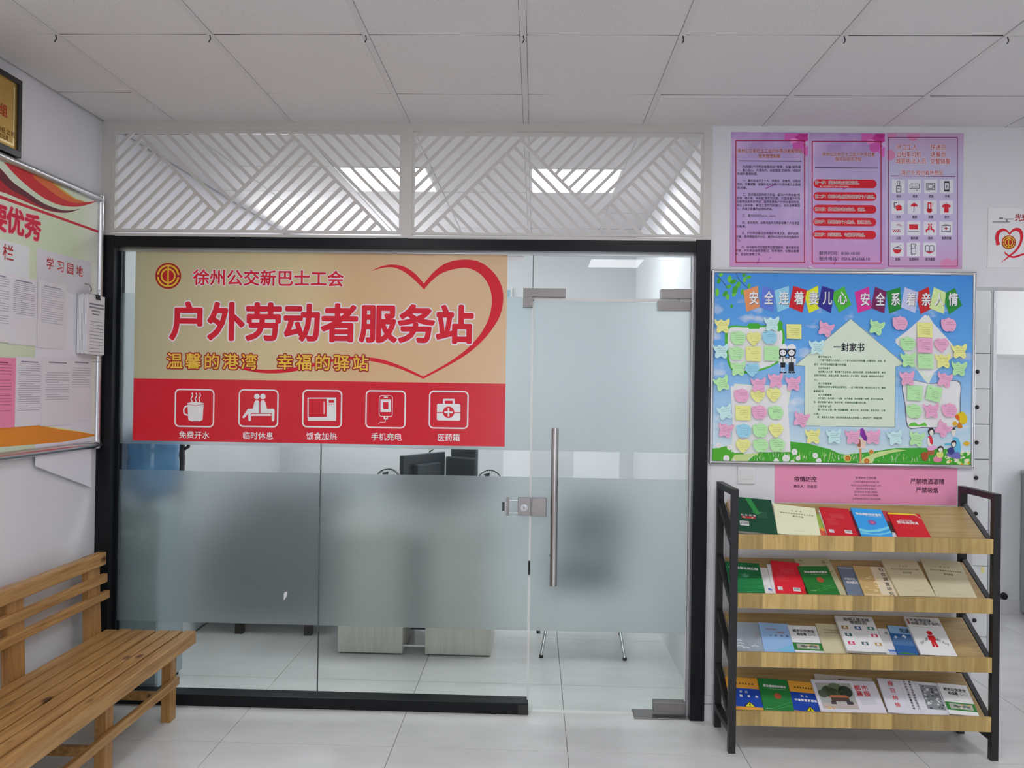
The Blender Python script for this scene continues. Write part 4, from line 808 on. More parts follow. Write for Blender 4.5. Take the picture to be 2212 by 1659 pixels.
# leaves, bird house, officers, family
m = MB(); rg = random.Random(5)
for x, y, r, an in ((268, 155, 42, 1.2), (232, 262, 40, 1.4), (200, 440, 55, 1.5), (400, 235, 48, 1.5), (455, 275, 48, .5), (530, 325, 50, 1.2), (390, 350, 40, .3), (480, 400, 55, 1.2), (330, 460, 46, 1.0), (370, 510, 40, 1.5), (470, 460, 45, 1.2), (432, 655, 30, 1.5), (625, 160, 42, 1.2), (690, 205, 38, .2), (630, 248, 36, 1.5), (700, 340, 34, 1.4), (600, 430, 40, 1.4), (640, 480, 40, 1.5)):
    c = FB.px(*QA([(x, y)])[0]); k = FB.k(1600, 600)[0] * r / 7.135
    P = [(c[0] + k * (1.15 * math.cos(a) * math.cos(an) - .7 * math.sin(a) * math.sin(an)), c[1] + k * (1.15 * math.cos(a) * math.sin(an) + .7 * math.sin(a) * math.cos(an))) for a in (2 * math.pi * j / 12 for j in range(12))]
    P = [(max(p[0], bx0 + .021), min(p[1], bz1 - .02)) for p in P]; m.poly(FB, P, ink(rg.choice(((78, 160, 44), (60, 140, 40), (98, 176, 52)))), .0006 + rg.random() * .0004)
for L in ([(190, 175), (260, 230), (320, 310), (370, 380)], [(490, 130), (545, 240), (600, 300), (680, 375)]): bl_(m, QA(L), 1.0, (50, 60, 70), .0012)
m.build('branch_print', board)
m = MB(); bp_(m, QD([(290, 1180), (440, 1180), (415, 1340), (290, 1330)]), (206, 180, 168), .0034); bp_(m, smooth_pts(QD([(325, 1060), (385, 1040), (420, 1130), (440, 1220), (390, 1210), (335, 1120)]), 3), (116, 44, 140), .004); bp_(m, smooth_pts(QD([(302, 1310), (300, 1230), (325, 1195), (345, 1230), (345, 1320)]), 3), (140, 84, 60), .0038); bp_(m, QD([(325, 1340), (360, 1340), (360, 1600), (330, 1600)]), (190, 140, 96), .0034); bl_(m, QD([(270, 1330), (440, 1350)]), 1.4, (220, 210, 215), .0038); m.build('bird_house_print', board)
def officer(x, s, skirt):
    m = MB(); P = lambda L: [(x + a * s, y) for a, y in L]; BK = (34, 34, 44); SK = (224, 206, 206)
    y0 = 745
    bp_(m, smooth_pts([(x - 8, y0 + 11), (x - 9, y0 + 18), (x - 4, y0 + 27), (x + 4, y0 + 27), (x + 9, y0 + 18), (x + 8, y0 + 11)], 3), BK, .0018); pdisc(m, x, y0 + 17, 6.5, ink(SK), .002, FB)
    bp_(m, smooth_pts([(x - 8, y0 + 8), (x - 7, y0 + 1), (x + 3, y0 - 2), (x + 9, y0 + 4), (x + 8, y0 + 9)], 3), (218, 214, 222), .0022); bl_(m, [(x - 7, y0 + 9.5), (x + 8, y0 + 9.5)], 1.6, BK, .0024)
    for d in (-3, 3): pdisc(m, x + d, y0 + 17, 1.2, ink(BK), .0024, FB)
    bp_(m, [(x - 6, y0 + 26), (x + 6, y0 + 26), (x + 7, y0 + 38), (x - 7, y0 + 38)], (222, 216, 226), .0018); bl_(m, [(x, y0 + 27), (x, y0 + 37)], 1.6, BK, .002); bl_(m, [(x - 8, y0 + 28), (x - 5, y0 + 28)], 2.4, BK, .002); bl_(m, [(x + 5, y0 + 28), (x + 8, y0 + 28)], 2.4, BK, .002)
    bl_(m, [(x - 8, y0 + 29), (x - 8, y0 + 42)], 2.2, (222, 216, 226), .0018); bl_(m, [(x + 8, y0 + 29), (x + 8, y0 + 42)], 2.2, (222, 216, 226), .0018)
    if skirt: bp_(m, [(x - 5, y0 + 38), (x + 5, y0 + 38), (x + 5, y0 + 49), (x - 5, y0 + 49)], BK, .002); bl_(m, [(x - 2, y0 + 49), (x - 2, y0 + 57)], 2, SK, .0018); bl_(m, [(x + 2, y0 + 49), (x + 2, y0 + 57)], 2, SK, .0018)
    else: bp_(m, [(x - 5.5, y0 + 38), (x + 5, y0 + 38), (x + 6, y0 + 57), (x - 6.5, y0 + 57)], BK, .002)
    bl_(m, [(x - 6, y0 + 59), (x - 1.5, y0 + 60)], 3, BK, .0024); bl_(m, [(x + 2, y0 + 60), (x + 7, y0 + 59)], 3, BK, .0024); m.build('officer_print', board)
officer(1691, 1, True); officer(1709.5, 1, False)
m = MB(); SK = (226, 200, 192)
def blob(L, c, h): bp_(m, smooth_pts(QD(L), 3), c, h)
blob([(1380, 1080), (1430, 1020), (1475, 1060), (1470, 1130), (1410, 1140)], (40, 36, 44), .0034); blob([(1410, 1080), (1450, 1060), (1468, 1110), (1440, 1150), (1408, 1120)], SK, .0038); blob([(1385, 1170), (1440, 1160), (1460, 1270), (1400, 1290)], (190, 44, 58), .0034); blob([(1400, 1180), (1372, 1200), (1380, 1290), (1450, 1350), (1500, 1330), (1420, 1270)], SK, .0036); blob([(1370, 1330), (1480, 1300), (1520, 1350), (1400, 1380)], (214, 150, 190), .0038); blob([(1380, 1370), (1480, 1370), (1470, 1440), (1390, 1440)], (150, 92, 60), .0033)
blob([(1740, 1060), (1780, 1030), (1810, 1070), (1800, 1130), (1770, 1160), (1745, 1110)], SK, .0038); blob([(1740, 1060), (1775, 1025), (1805, 1050), (1770, 1060)], (40, 36, 44), .0042); blob([(1770, 1180), (1850, 1190), (1890, 1300), (1880, 1420), (1800, 1440), (1780, 1300), (1650, 1300), (1650, 1265), (1760, 1260)], (90, 166, 196), .0036); blob([(1660, 1430), (1850, 1400), (1880, 1500), (1760, 1490)], (96, 96, 160), .004)
blob([(1530, 1340), (1570, 1305), (1620, 1330), (1610, 1390), (1550, 1400)], (44, 34, 40), .004); blob([(1540, 1350), (1600, 1340), (1605, 1390), (1560, 1400)], SK, .0044); blob([(1520, 1410), (1610, 1400), (1610, 1480), (1530, 1480)], (190, 196, 110), .004); blob([(1740, 1250), (1790, 1215), (1820, 1260), (1800, 1320), (1750, 1320)], (44, 34, 40), .0044); blob([(1750, 1265), (1800, 1255), (1805, 1305), (1765, 1320)], SK, .0048); blob([(1690, 1350), (1770, 1330), (1780, 1420), (1700, 1430)], (48, 54, 110), .0046)
blob([(1280, 1430), (1330, 1400), (1385, 1430), (1370, 1530), (1300, 1520)], (150, 74, 40), .0038); blob([(1470, 1480), (1590, 1480), (1580, 1550), (1480, 1550)], (196, 120, 140), .0038); blob([(1925, 1270), (1975, 1235), (2030, 1265), (1980, 1310)], (196, 160, 50), .0034); m.build('family_print', board)
m = MB(); blob([(1800, 850), (1870, 790), (1940, 790), (1985, 880), (1960, 965), (1880, 960), (1850, 900)], (196, 170, 30), .003); blob([(1800, 850), (1850, 830), (1870, 900), (1840, 910)], (196, 90, 30), .0034); blob([(1760, 960), (1800, 925), (1840, 970), (1800, 1000)], (196, 150, 40), .003); blob([(1840, 1030), (1850, 960), (1900, 970), (1910, 1030)], (180, 110, 30), .003); m.build('mushroom_print', board)

# ================================================================ STICKY NOTES
NCOL = {'yellow': (206, 206, 128), 'green': (160, 204, 148), 'pink': (222, 148, 176), 'pale blue': (172, 208, 232), 'blue': (134, 184, 220)}
BF = smooth_pts([(-.50, .44), (-.36, .33), (-.18, .36), (-.06, .43), (.04, .35), (.2, .32), (.40, .49), (.5, .42), (.46, .1), (.36, -.06), (.42, -.22), (.38, -.44), (.22, -.5), (.09, -.40), (0, -.36), (-.09, -.41), (-.24, -.5), (-.37, -.42), (-.37, -.2), (-.33, -.05), (-.47, .12)], 3)
HT = smooth_pts([(-.42, .34), (-.2, .46), (0, .38), (.2, .46), (.42, .34), (.5, .05), (.3, -.28), (0, -.52), (-.3, -.28), (-.5, .05)], 3)
AP = smooth_pts([(-.46, .36), (-.25, .40), (-.08, .44), (0, .5), (.1, .44), (.32, .38), (.48, .12), (.46, -.15), (.28, -.42), (.08, -.44), (0, -.40), (-.12, -.45), (-.32, -.38), (-.47, -.12), (-.5, .15)], 3)
SQ = [(-.5, .5), (.5, .5), (.5, 0), (.49, -.5), (-.48, -.48), (-.5, 0)]
SHP = {'butterfly': BF, 'heart': HT, 'apple': AP, 'square': SQ}
notes = [
 (QA, 280, 950, 'butterfly', 'yellow', 0, 'top left corner of the blue board'), (QA, 1040, 920, 'butterfly', 'pale blue', 0, 'above the round green frame on the board'),
 (QA, 1382, 1042, 'square', 'yellow', 0, 'alone on the sky right of the round green frame'), (QA, 1870, 1000, 'butterfly', 'pink', -.35, 'tilted beside the left slope of the letter roof'),
 (QA, 525, 1140, 'apple', 'green', 0, 'top left inside the round green frame'), (QA, 765, 1150, 'heart', 'yellow', 0, 'top middle inside the round green frame'),
 (QA, 1010, 1130, 'apple', 'blue', 0, 'top right inside the round green frame'), (QA, 255, 1340, 'butterfly', 'pale blue', 0, 'at the board edge left of the round green frame'),
 (QA, 500, 1380, 'apple', 'green', 0, 'second row left inside the round green frame'), (QA, 760, 1385, 'square', 'yellow', 0, 'centre of the round green frame'),
 (QA, 1040, 1380, 'square', 'green', 0, 'right of centre in the round green frame by the officers'), (QA, 1730, 1280, 'butterfly', 'pale blue', 0, 'over the lower left slope of the letter roof'),
 (QB, 580, 975, 'butterfly', 'green', -.3, 'tilted beside the right slope of the letter roof'), (QB, 945, 915, 'apple', 'pink', 0, 'top right between the letter roof and the diamond'),
 (QB, 1325, 1020, 'square', 'yellow', 0, 'at the top inside the diamond'), (QB, 1690, 940, 'apple', 'pink', 0, 'top right corner of the blue board'),
 (QB, 1065, 1230, 'apple', 'green', 0, 'left corner inside the diamond'), (QB, 1322, 1255, 'square', 'pink', 0, 'centre of the diamond'),
 (QB, 1585, 1250, 'heart', 'pink', 0, 'right side inside the diamond'), (QB, 1850, 1340, 'butterfly', 'yellow', 0, 'right corner of the diamond near the board edge'),
 (QB, 1070, 1475, 'butterfly', 'green', 0, 'lower left edge of the diamond by the letter'), (QB, 1330, 1500, 'square', 'green', 0, 'lowest inside the diamond'),
 (QB, 1605, 1490, 'butterfly', 'yellow', 0, 'lower right edge of the diamond'), (QD, 1850, 110, 'butterfly', 'green', -.1, 'right board edge just below the diamond'),
 (QC, 520, 110, 'butterfly', 'green', 0, 'bottom left of the round green frame'), (QC, 740, 130, 'heart', 'blue', 0, 'bottom of the round green frame'),
 (QC, 270, 340, 'butterfly', 'green', .25, 'tilted at the left board edge halfway down'), (QC, 835, 360, 'butterfly', 'pink', 0, 'overlapping the top edge of the lower left sheet'),
 (QC, 1100, 290, 'butterfly', 'pink', 0, 'just below the officers, above the lower left sheet'), (QC, 1370, 340, 'butterfly', 'pink', 0, 'top right corner of the lower left sheet'),
 (QC, 580, 530, 'apple', 'pink', 0, 'first row left on the lower left sheet'), (QC, 825, 530, 'heart', 'yellow', 0, 'first row middle, half under a pink butterfly'),
 (QC, 1070, 520, 'heart', 'yellow', 0, 'first row right on the lower left sheet'), (QC, 320, 780, 'butterfly', 'pale blue', .2, 'left of the lower left sheet'),
 (QC, 600, 795, 'square', 'yellow', 0, 'second row left on the lower left sheet'), (QC, 850, 785, 'apple', 'pink', 0, 'second row middle on the lower left sheet'),
 (QC, 1105, 790, 'apple', 'green', 0, 'second row right on the lower left sheet'), (QC, 330, 1060, 'butterfly', 'pink', -.2, 'tilted at the lower left board edge'),
 (QC, 610, 1070, 'apple', 'blue', 0, 'third row left on the lower left sheet'), (QC, 865, 1065, 'apple', 'green', 0, 'third row middle on the lower left sheet'),
 (QC, 1105, 1065, 'heart', 'yellow', 0, 'third row right on the lower left sheet'), (QC, 600, 1300, 'heart', 'yellow', 0, 'bottom row left on the lower left sheet'),
 (QC, 870, 1295, 'apple', 'green', 0, 'bottom row middle on the lower left sheet'), (QC, 1125, 1290, 'apple', 'green', 0, 'bottom row right on the lower left sheet'),
 (QC, 1490, 890, 'butterfly', 'pink', -.3, 'tilted over the left edge of the letter'), (QC, 1670, 1150, 'butterfly', 'yellow', 0, 'under the letter, first of the bottom row'),
 (QC, 1995, 1150, 'butterfly', 'pale blue', 0, 'under the letter, second of the bottom row'), (QD, 1050, 260, 'butterfly', 'pink', 0, 'top left corner of the curved lower right frame'),
 (QD, 1630, 280, 'butterfly', 'pink', -.25, 'tilted over the top edge of the curved lower right frame'), (QD, 1170, 490, 'square', 'green', -.05, 'upper left inside the curved lower right frame'),
 (QD, 1465, 500, 'square', 'green', -.22, 'tilted, upper middle of the curved lower right frame'), (QD, 1160, 770, 'apple', 'green', 0, 'lower left inside the curved lower right frame'),
 (QD, 1425, 760, 'butterfly', 'pink', 0, 'lower middle inside the curved lower right frame'), (QD, 1705, 755, 'apple', 'pink', 0, 'lower right inside the curved frame'),
 (QD, 1610, 1040, 'butterfly', 'pink', -.65, 'steeply tilted above the printed family'), (QD, 215, 1160, 'butterfly', 'pink', 0, 'just left of the purple roofed bird house'),
 (QD, 525, 1160, 'butterfly', 'pink', 0, 'just right of the purple roofed bird house'), (QD, 860, 1170, 'butterfly', 'pale blue', .1, 'below the right corner of the letter'), (QD, 1200, 1190, 'butterfly', 'green', -.2, 'tilted, left of the printed family')]
rg = random.Random(11)
for i, (Q, x, y, sh, co, rot, where) in enumerate(notes):
    px_, py_ = Q([(x, y)])[0]; a, b = FB.px(px_, py_); tilt = rg.uniform(.03, .13); sz = .0745 if sh != 'heart' else .071
    top = FB.p(a, b, .0055 + .0015 * (i % 2)); f = Fr(top, (1, 0, 0), (0, 0, 1)).sub(0, 0, 0, rot); v2 = (f.v - f.n * tilt).normalized(); f = Fr(f.o + f.v * .036 + f.n * .0005, f.u, v2)
    P = [(p[0] * sz, (p[1] - .5) * sz) for p in SHP[sh]]
    mt = ink(NCOL[co]); m = MB(); m.prism([f.p(*p) for p in P], f.n * .0005, mt)
    o = m.build('sticky_note', None, loc=top); tag(o, '%s %s sticky note %s' % (co, sh, where), 'sticky note', 'sticky notes on the blue board')
    m = MB(); rows_ = 2 + (i * 7) % 3; IN = ink((60, 66, 84) if co != 'yellow' else (104, 88, 30))
    m.line(f, [(-.028, -.014), (-.016, -.015)], .0012, IN, .0009)
    for r in range(rows_):
        xx = -.018 + rg.uniform(0, .006); yy = -.024 - r * .0095 - rg.uniform(0, .001)
        while xx < .024:
            w_ = rg.uniform(.0025, .0045); m.line(f, [(xx, yy + rg.uniform(-.0015, .0015)), (xx + w_ * .5, yy + rg.uniform(-.0015, .0025)), (xx + w_ * .8, yy + rg.uniform(-.002, .001))], .0008, IN, .0009); xx += w_ * 1.25
    m.line(f, [(.008, -.059), (.013, -.0575), (.016, -.060), (.022, -.058)], .0009, IN, .0009)
    m.build('handwriting', None).parent = o; m_ = o.children[-1] if o.children else None
    for ch in o.children: ch.data.transform(Matrix.Translation(-o.location))

# ================================================================ BOOK RACK
rack = thing('book_rack', 'black metal and wood four tier book rack below the blue board', 'book rack', (1.51, -.2, 0))
LX = (.908, .940); RXx = (2.086, 2.118); YF = (-.362, -.332); YK = (-.085, -.055)
for xa, xb in (LX, RXx):
    for ya, yb in (YF, YK): MB().box(xa, xb, ya, yb, 0, 1.205, BLACKM, .0015).build('post', rack)
    MB().box(xa, xb, YF[1], YK[0], 1.176, 1.205, BLACKM, .0015).build('side_rail', rack)
    MB().box(xa, xb, YF[1], YK[0], .085, .113, BLACKM, .0015).build('side_rail', rack)
ZS = (1.0, .7305, .4635, .196); SLOPE = math.radians(32)
def shelf_fr(i): return Fr((0, -.345, ZS[i] - .035), (1, 0, 0), (0, math.cos(SLOPE), math.sin(SLOPE)))
for i in range(4):
    f = shelf_fr(i)
    MB().fbox(f, .942, 2.084, 0, .275, -.015, 0, SHELFW, .001).build('shelf_board', rack)
    MB().box(.941, 2.085, -.361, -.346, ZS[i] - .067, ZS[i], FASCIA, .001).build('shelf_lip', rack)
    for xa, xb in (LX, RXx): MB().fbox(f, xa + .004, xb - .004, .014, .30, -.036, -.016 + .014, BLACKM).build('slanted_rail', rack)
# ---- books: cover drawing in (0..1, 0..1) coordinates of the cover
def book(label, i, BL, BR, TL, th, lift, cover, draw=None, name='book', cat='book', group=None, pages=True, bend=0):
    g = shelf_fr(i); g = Fr(g.p(0, 0, lift + th), g.u, g.v)
    a0, b0 = g.px(*BL); a1, b1 = g.px(*BR); a2, b2 = g.px(*TL)
    b0 = b1 = min(b0, b1); ang = math.atan2(-(a2 - a0), (b2 - b0)) ; ang = max(-.25, min(.25, ang))
    u = (math.cos(ang), math.sin(ang)); drop = .022
    a0 += drop * math.sin(ang); bb = max(b0 - drop, .002 + (lift + th) * .64 + max(0, -(a1 - a0) * math.sin(ang)))
    bb = max(bb, .03) if a0 < .946 else bb
    W = (a1 - a0) * math.cos(ang); H = math.hypot(a2 - a0, b2 - bb)
    f0 = g.sub(a0, bb, -th, ang)
    t = thing(name, label, cat, f0.p(0, 0, 0), group)
    if pages: MB().fbox(f0, .002, W - .002, .002, H - .002, .0006, th - .0006, PAGES).build('page_block', t)
    m = MB(); cm = ink(cover) if isinstance(cover, tuple) else cover
    m.fbox(f0, 0, W, 0, H, th - .0008, th, cm); m.fbox(f0, 0, W, 0, H, 0, .0006, cm)
    if pages: m.fbox(f0, 0, .0012, 0, H, .0006, th - .0008, cm)
    m.build('cover', t)
    if draw:
        m = MB(); f1 = Fr(f0.p(0, 0, th), f0.u, f0.v); yb = drop / H
        class D_: pass
        d = D_(); d.W = W; d.H = H; Y = lambda y: (yb + y * (1 - yb)) * H
        d.rect = lambda x0, x1, y0, y1, c, h=.0002: m.rect(f1, x0 * W, x1 * W, Y(y0), Y(y1), ink(c), h)
        d.poly = lambda L, c, h=.0003: m.poly(f1, [(x * W, Y(y)) for x, y in L], ink(c), h)
        d.line = lambda L, wd, c, h=.0004: m.line(f1, [(x * W, Y(y)) for x, y in L], wd, ink(c), h)
        d.disc = lambda x, y, r, c, h=.0004: m.disc(f1, (x * W, Y(y)), r, ink(c), h)
        d.text = lambda s_, x0, x1, y, sz, c, b=.02, h=.0006: text(m, f1, s_, x0 * W, x1 * W, Y(y), sz, ink(c), h, b, 5)
        d.vtext = lambda s_, x, y, sz, c, st, b=.02: text(m, f1, s_, x * W, None, Y(y), sz, ink(c), .0006, b, 5, vert=st)
        d.vtext2 = d.vtext
        draw(d); m.build('cover_print', t)
    return t
S1 = lambda x, y: (1540 + x / 3.292, 990 + y / 3.292)
S2 = lambda x, y: (1540 + x / 3.292, 1180 + y / 3.292)
S4 = lambda x, y: (1520 + x / 3.197, 1400 + y / 3.197)
def d_green1(d):
    d.poly([(.30, 1), (.46, 1), (.62, .55), (.70, .55), (.56, .46), (.40, .55), (.48, .55)], (40, 120, 60)); d.rect(.14, .50, .32, .38, (160, 40, 40)); d.text('社会保障', .13, .52, .42, .013, (200, 180, 180)); d.text('概  论', .18, .45, .35, .011, (225, 200, 200))
    for k in range(7): d.line([(.58, .56 - k * .03), (.82, .56 - k * .03)], .0006, (120, 150, 130))
    barcode(d, .08, .31, .08, .22)
def barcode(d, x0, x1, y0, y1):
    d.rect(x0, x1, y0, y1, (225, 222, 226), .0004); rg = random.Random(1); x = x0 + .02
    while x < x1 - .02:
        w_ = rg.choice((.004, .007, .011)); d.rect(x, min(x + w_, x1 - .01), y0 + (y1 - y0) * .25, y1 - (y1 - y0) * .1, (30, 30, 34), .0006); x += w_ + rg.choice((.006, .010))
def d_cream(d):
    for s_, x0, x1, y, z in (('习近平', .40, .66, .79, .010), ('新时代中国特色社会主义思想', .14, .92, .69, .0095), ('学习问答', .42, .68, .59, .0115)): d.text(s_, x0, x1, y, z, (104, 90, 62), .015)
    d.line([(.42, .47), (.66, .47)], .0012, (170, 160, 130)); d.line([(.42, .06), (.66, .06)], .001, (150, 140, 110))
def d_red_back(d):
    for k in range(5): d.line([(.28, .74 - k * .035), (.76, .74 - k * .035)], .0009, (214, 110, 116))
    for k in range(9): d.line([(.12, .56 - k * .03), (.12 + (.2, .34, .3, .22, .3, .4, .26, .4, .32)[k], .56 - k * .03)], .0008, (210, 100, 108))
    barcode(d, .60, .84, .02, .14); d.rect(.08, .24, .0, .12, (222, 214, 218), .0004); rg = random.Random(4)
    for k in range(20): x = .095 + rg.random() * .12; y = .01 + rg.random() * .09; d.rect(x, x + .012, y, y + .012, (40, 30, 34), .0006)
def d_blue(d):
    d.text('职业病防治法宣传', .10, .92, .78, .0175, (225, 232, 240), .05); d.text('职工安全健康知识普及读本', .40, .92, .70, .006, (200, 220, 236), 0)
    mm = (110, 90, 160)
    for r in range(10): a = 2 * math.pi * r / 10; d.disc(.52 + .10 * math.cos(a), .47 + .075 * math.sin(a), .006, mm)
    d.disc(.52, .47, .009, (190, 80, 110)); d.poly([(0, .22), (.3, .16), (.6, .22), (1, .36), (1, .28), (.6, .12), (.2, .07), (0, .12)], (110, 184, 228)); d.poly([(0, .09), (.4, .04), (.8, .10), (1, .2), (1, .12), (.6, 0), (0, 0)], (104, 178, 224))
def d_red_law(d):
    d.poly([(0, .97), (.04, .99), (.85, .99), (.93, .93), (0, .91)], (216, 180, 40)); d.line([(.80, .99), (.98, .78)], .003, (216, 170, 170)); d.text('中华人民共和国', .26, .66, .66, .0105, (225, 180, 186)); d.text('劳动合同法', .16, .82, .56, .021, (232, 210, 216), .03); d.text('注释本', .48, .6, .31, .006, (190, 120, 60), 0)
G1 = 'books on the top shelf of the rack'; G2 = 'books on the second shelf of the rack'; G3 = 'books on the third shelf of the rack'; G4 = 'papers and booklets on the bottom shelf'
book('thick pale paged book under the dark green book, top shelf left end', 0, S1(150, 520), S1(300, 525), S1(104, 292), .010, .001, (170, 150, 140), None, group=G1)
book('dark green social security book with a barcode, leftmost on the top shelf', 0, S1(186, 527), S1(462, 531), S1(150, 272), .016, .012, (16, 62, 42), d_green1, group=G1)
book('plain white booklet edge beside the dark green book, top shelf', 0, S1(440, 535), S1(480, 535), S1(392, 305), .004, .001, (205, 200, 205), None, group=G1)
book('cream study guide book on the top shelf, second cover from the left', 0, S1(468, 541), S1(768, 545), S1(434, 322), .010, .006, (206, 204, 172), d_cream, group=G1)
book('green and orange booklet peeping out between cream and red books, top shelf', 0, S1(745, 548), S1(815, 549), S1(700, 392), .003, .001, (140, 165, 70), lambda d: (d.rect(.35, 1, .0, .35, (190, 80, 60)), d.disc(.7, .3, .012, (196, 150, 60))), group=G1)
book('white booklet stack under the red back cover, top shelf', 0, S1(818, 550), S1(1005, 552), S1(750, 368), .008, .005, (208, 204, 206), None, group=G1)
book('red book lying back cover up with barcodes, top shelf middle', 0, S1(825, 551), S1(1033, 554), S1(760, 345), .007, .014, (178, 28, 40), d_red_back, group=G1)
book('maroon covered book under the blue booklet, top shelf', 0, S1(1012, 554), S1(1190, 556), S1(952, 374), .008, .001, (110, 26, 40), None, group=G1)
book('sky blue health booklet with a purple emblem, top shelf', 0, S1(1060, 554), S1(1281, 558), S1(980, 352), .006, .012, (50, 140, 206), d_blue, group=G1)
book('black and white booklet between the blue booklet and red law book', 0, S1(1240, 557), S1(1310, 558), S1(1205, 372), .006, .001, (60, 52, 50), lambda d: (d.rect(0, 1, .6, 1, (170, 60, 70)), d.rect(.5, 1, 0, .2, (214, 214, 214))), group=G1)
book('red labour contract law book with a yellow top band, rightmost on top shelf', 0, S1(1322, 559), S1(1552, 564), S1(1240, 383), .010, .009, (182, 24, 36), d_red_law, group=G1)
# second shelf
def m_ring(d):
    d.disc(.17, .93, .0065, (30, 90, 50)); d.disc(.17, .93, .004, (170, 168, 132), .0006); d.line([(.1, .85), (.26, .85)], .001, (60, 100, 60))
def d_dgreen(d):
    d.text('生产法律法规汇编', .06, .93, .78, .0175, (208, 220, 214), .045); d.poly([(.36, .60), (.44, .48), (.52, .44), (.60, .48), (.66, .60), (.58, .54), (.52, .62), (.45, .54)], (70, 120, 96))
    for k in range(12): d.line([(0, .34 - k * .04), (1, .44 - k * .04)], .0016, (60, 170, 100))
def d_safe(d):
    d.text('职业健康知识读本', .14, .90, .76, .0145, (214, 224, 210), .05); d.text('职工劳动保护常识宣传教育手册', .34, .88, .67, .0055, (150, 190, 150), 0); d.disc(.56, .45, .0165, (150, 70, 44)); d.line([(.2, 0), (.5, .12), (1, .3)], .0016, (70, 150, 80)); d.line([(.35, 0), (.7, .12), (1, .2)], .0012, (80, 160, 90)); d.line([(.3, .3), (.7, .22), (1, .1)], .0010, (70, 150, 80)); d.line([(.1, .03), (.3, .03)], .0016, (190, 210, 190))
book('green covered safety law compilation with light stripes, second shelf left end', 1, S2(130, 325), S2(372, 329), S2(92, 106), .012, .006, (18, 92, 50), d_dgreen, group=G2)
book('white booklet with blue figures beside the striped green book', 1, S2(360, 328), S2(425, 330), S2(320, 150), .004, .001, (205, 205, 214), lambda d: (d.disc(.7, .15, .006, (70, 100, 180)), d.disc(.85, .12, .006, (90, 110, 180))), group=G2)
book('white paged book under the red back cover on the second shelf', 1, S2(430, 330), S2(600, 332), S2(384, 128), .006, .006, (208, 204, 208), None, group=G2)
book('red book lying back cover up on the second shelf', 1, S2(455, 332), S2(662, 337), S2(412, 100), .006, .0125, (196, 34, 48), d_red_back, group=G2)
book('olive cream textbook with a round green logo behind the green booklet', 1, S2(690, 338), S2(955, 346), S2(575, 86), .010, .001, (170, 168, 132), lambda d: (m_ring(d), d.vtext('议法', .80, .88, .022, (60, 60, 44), .030, .01), d.rect(.8, .95, .60, .61, (40, 40, 40))), group=G2)
book('green health knowledge booklet on the second shelf', 1, S2(682, 338), S2(908, 346), S2(600, 142), .006, .019, (34, 104, 44), d_safe, group=G2)
book('grey blue book lying beside the green booklet, second shelf', 1, S2(960, 346), S2(1070, 350), S2(885, 140), .008, .001, (98, 110, 128), lambda d: (d.text('中国文化', .15, .85, .56, .016, (200, 205, 214), .02), d.text('基础教程', .2, .95, .44, .018, (205, 210, 218), .02), d.rect(0, 1, .93, .96, (150, 160, 174))), group=G2)
def d_soc(d):
    d.rect(0, .5, 0, 1, (176, 150, 100)); d.rect(.5, 1, 0, 1, (200, 188, 164)); rg = random.Random(2)
    for k in range(26): x = .05 + rg.random() * .5; y = rg.random() * .6; d.rect(x, x + .1, y, y + .03, rg.choice(((196, 176, 130), (206, 190, 150), (160, 132, 84))), .0004)
    d.vtext('社会调查研究', .80, .90, .0235, (34, 34, 36), .0305, .015)
book('yellow and cream social research book with a vertical title, second shelf', 1, S2(1080, 349), S2(1328, 356), S2(995, 138), .006, .011, (196, 176, 134), d_soc, group=G2)
def d_beige(d):
    d_cream(d)
    for k in range(6): d.disc(.54 + k * .05, .07, .0012, (120, 110, 80)); d.disc(.54 + k * .05, .03, .0012, (120, 110, 80))
book('beige study guide book on the second shelf, left one of the pair', 1, S2(1330, 357), S2(1590, 360), S2(1195, 92), .010, .019, (182, 174, 142), d_beige, group=G2)
book('beige study guide book at the right end of the second shelf', 1, S2(1592, 360), S2(1875, 363), S2(1475, 84), .009, .002, (182, 176, 146), d_beige, group=G2)
# third shelf
book('grey blue book with printed open books, leftmost on the third shelf', 2, S2(150, 738), S2(368, 740), S2(106, 532), .006, .001, (140, 150, 160), lambda d: ([d.poly([(x, y), (x + .12, y + .03), (x + .24, y), (x + .24, y - .03), (x + .12, y), (x, y - .03)], (215, 215, 220)) for x, y in ((.1, .3), (.15, .2), (.1, .1), (.6, .12), (.3, .05))], d.line([(.85, .62), (.85, .3)], .001, (170, 90, 80))), group=G3)
book('light blue textbook with orange title lettering on the third shelf', 2, S2(368, 741), S2(586, 748), S2(322, 540), .006, .0075, (134, 166, 214), lambda d: (d.text('如何写好职工', .2, .58, .77, .012, (150, 90, 70), .01), d.text('心得体会', .5, .78, .66, .012, (150, 90, 70), .01), d.text('工作指南', .26, .9, .54, .012, (60, 60, 90), .02), d.poly([(.3, 0), (.7, .16), (1, .28), (1, 0)], (110, 170, 220))), group=G3)
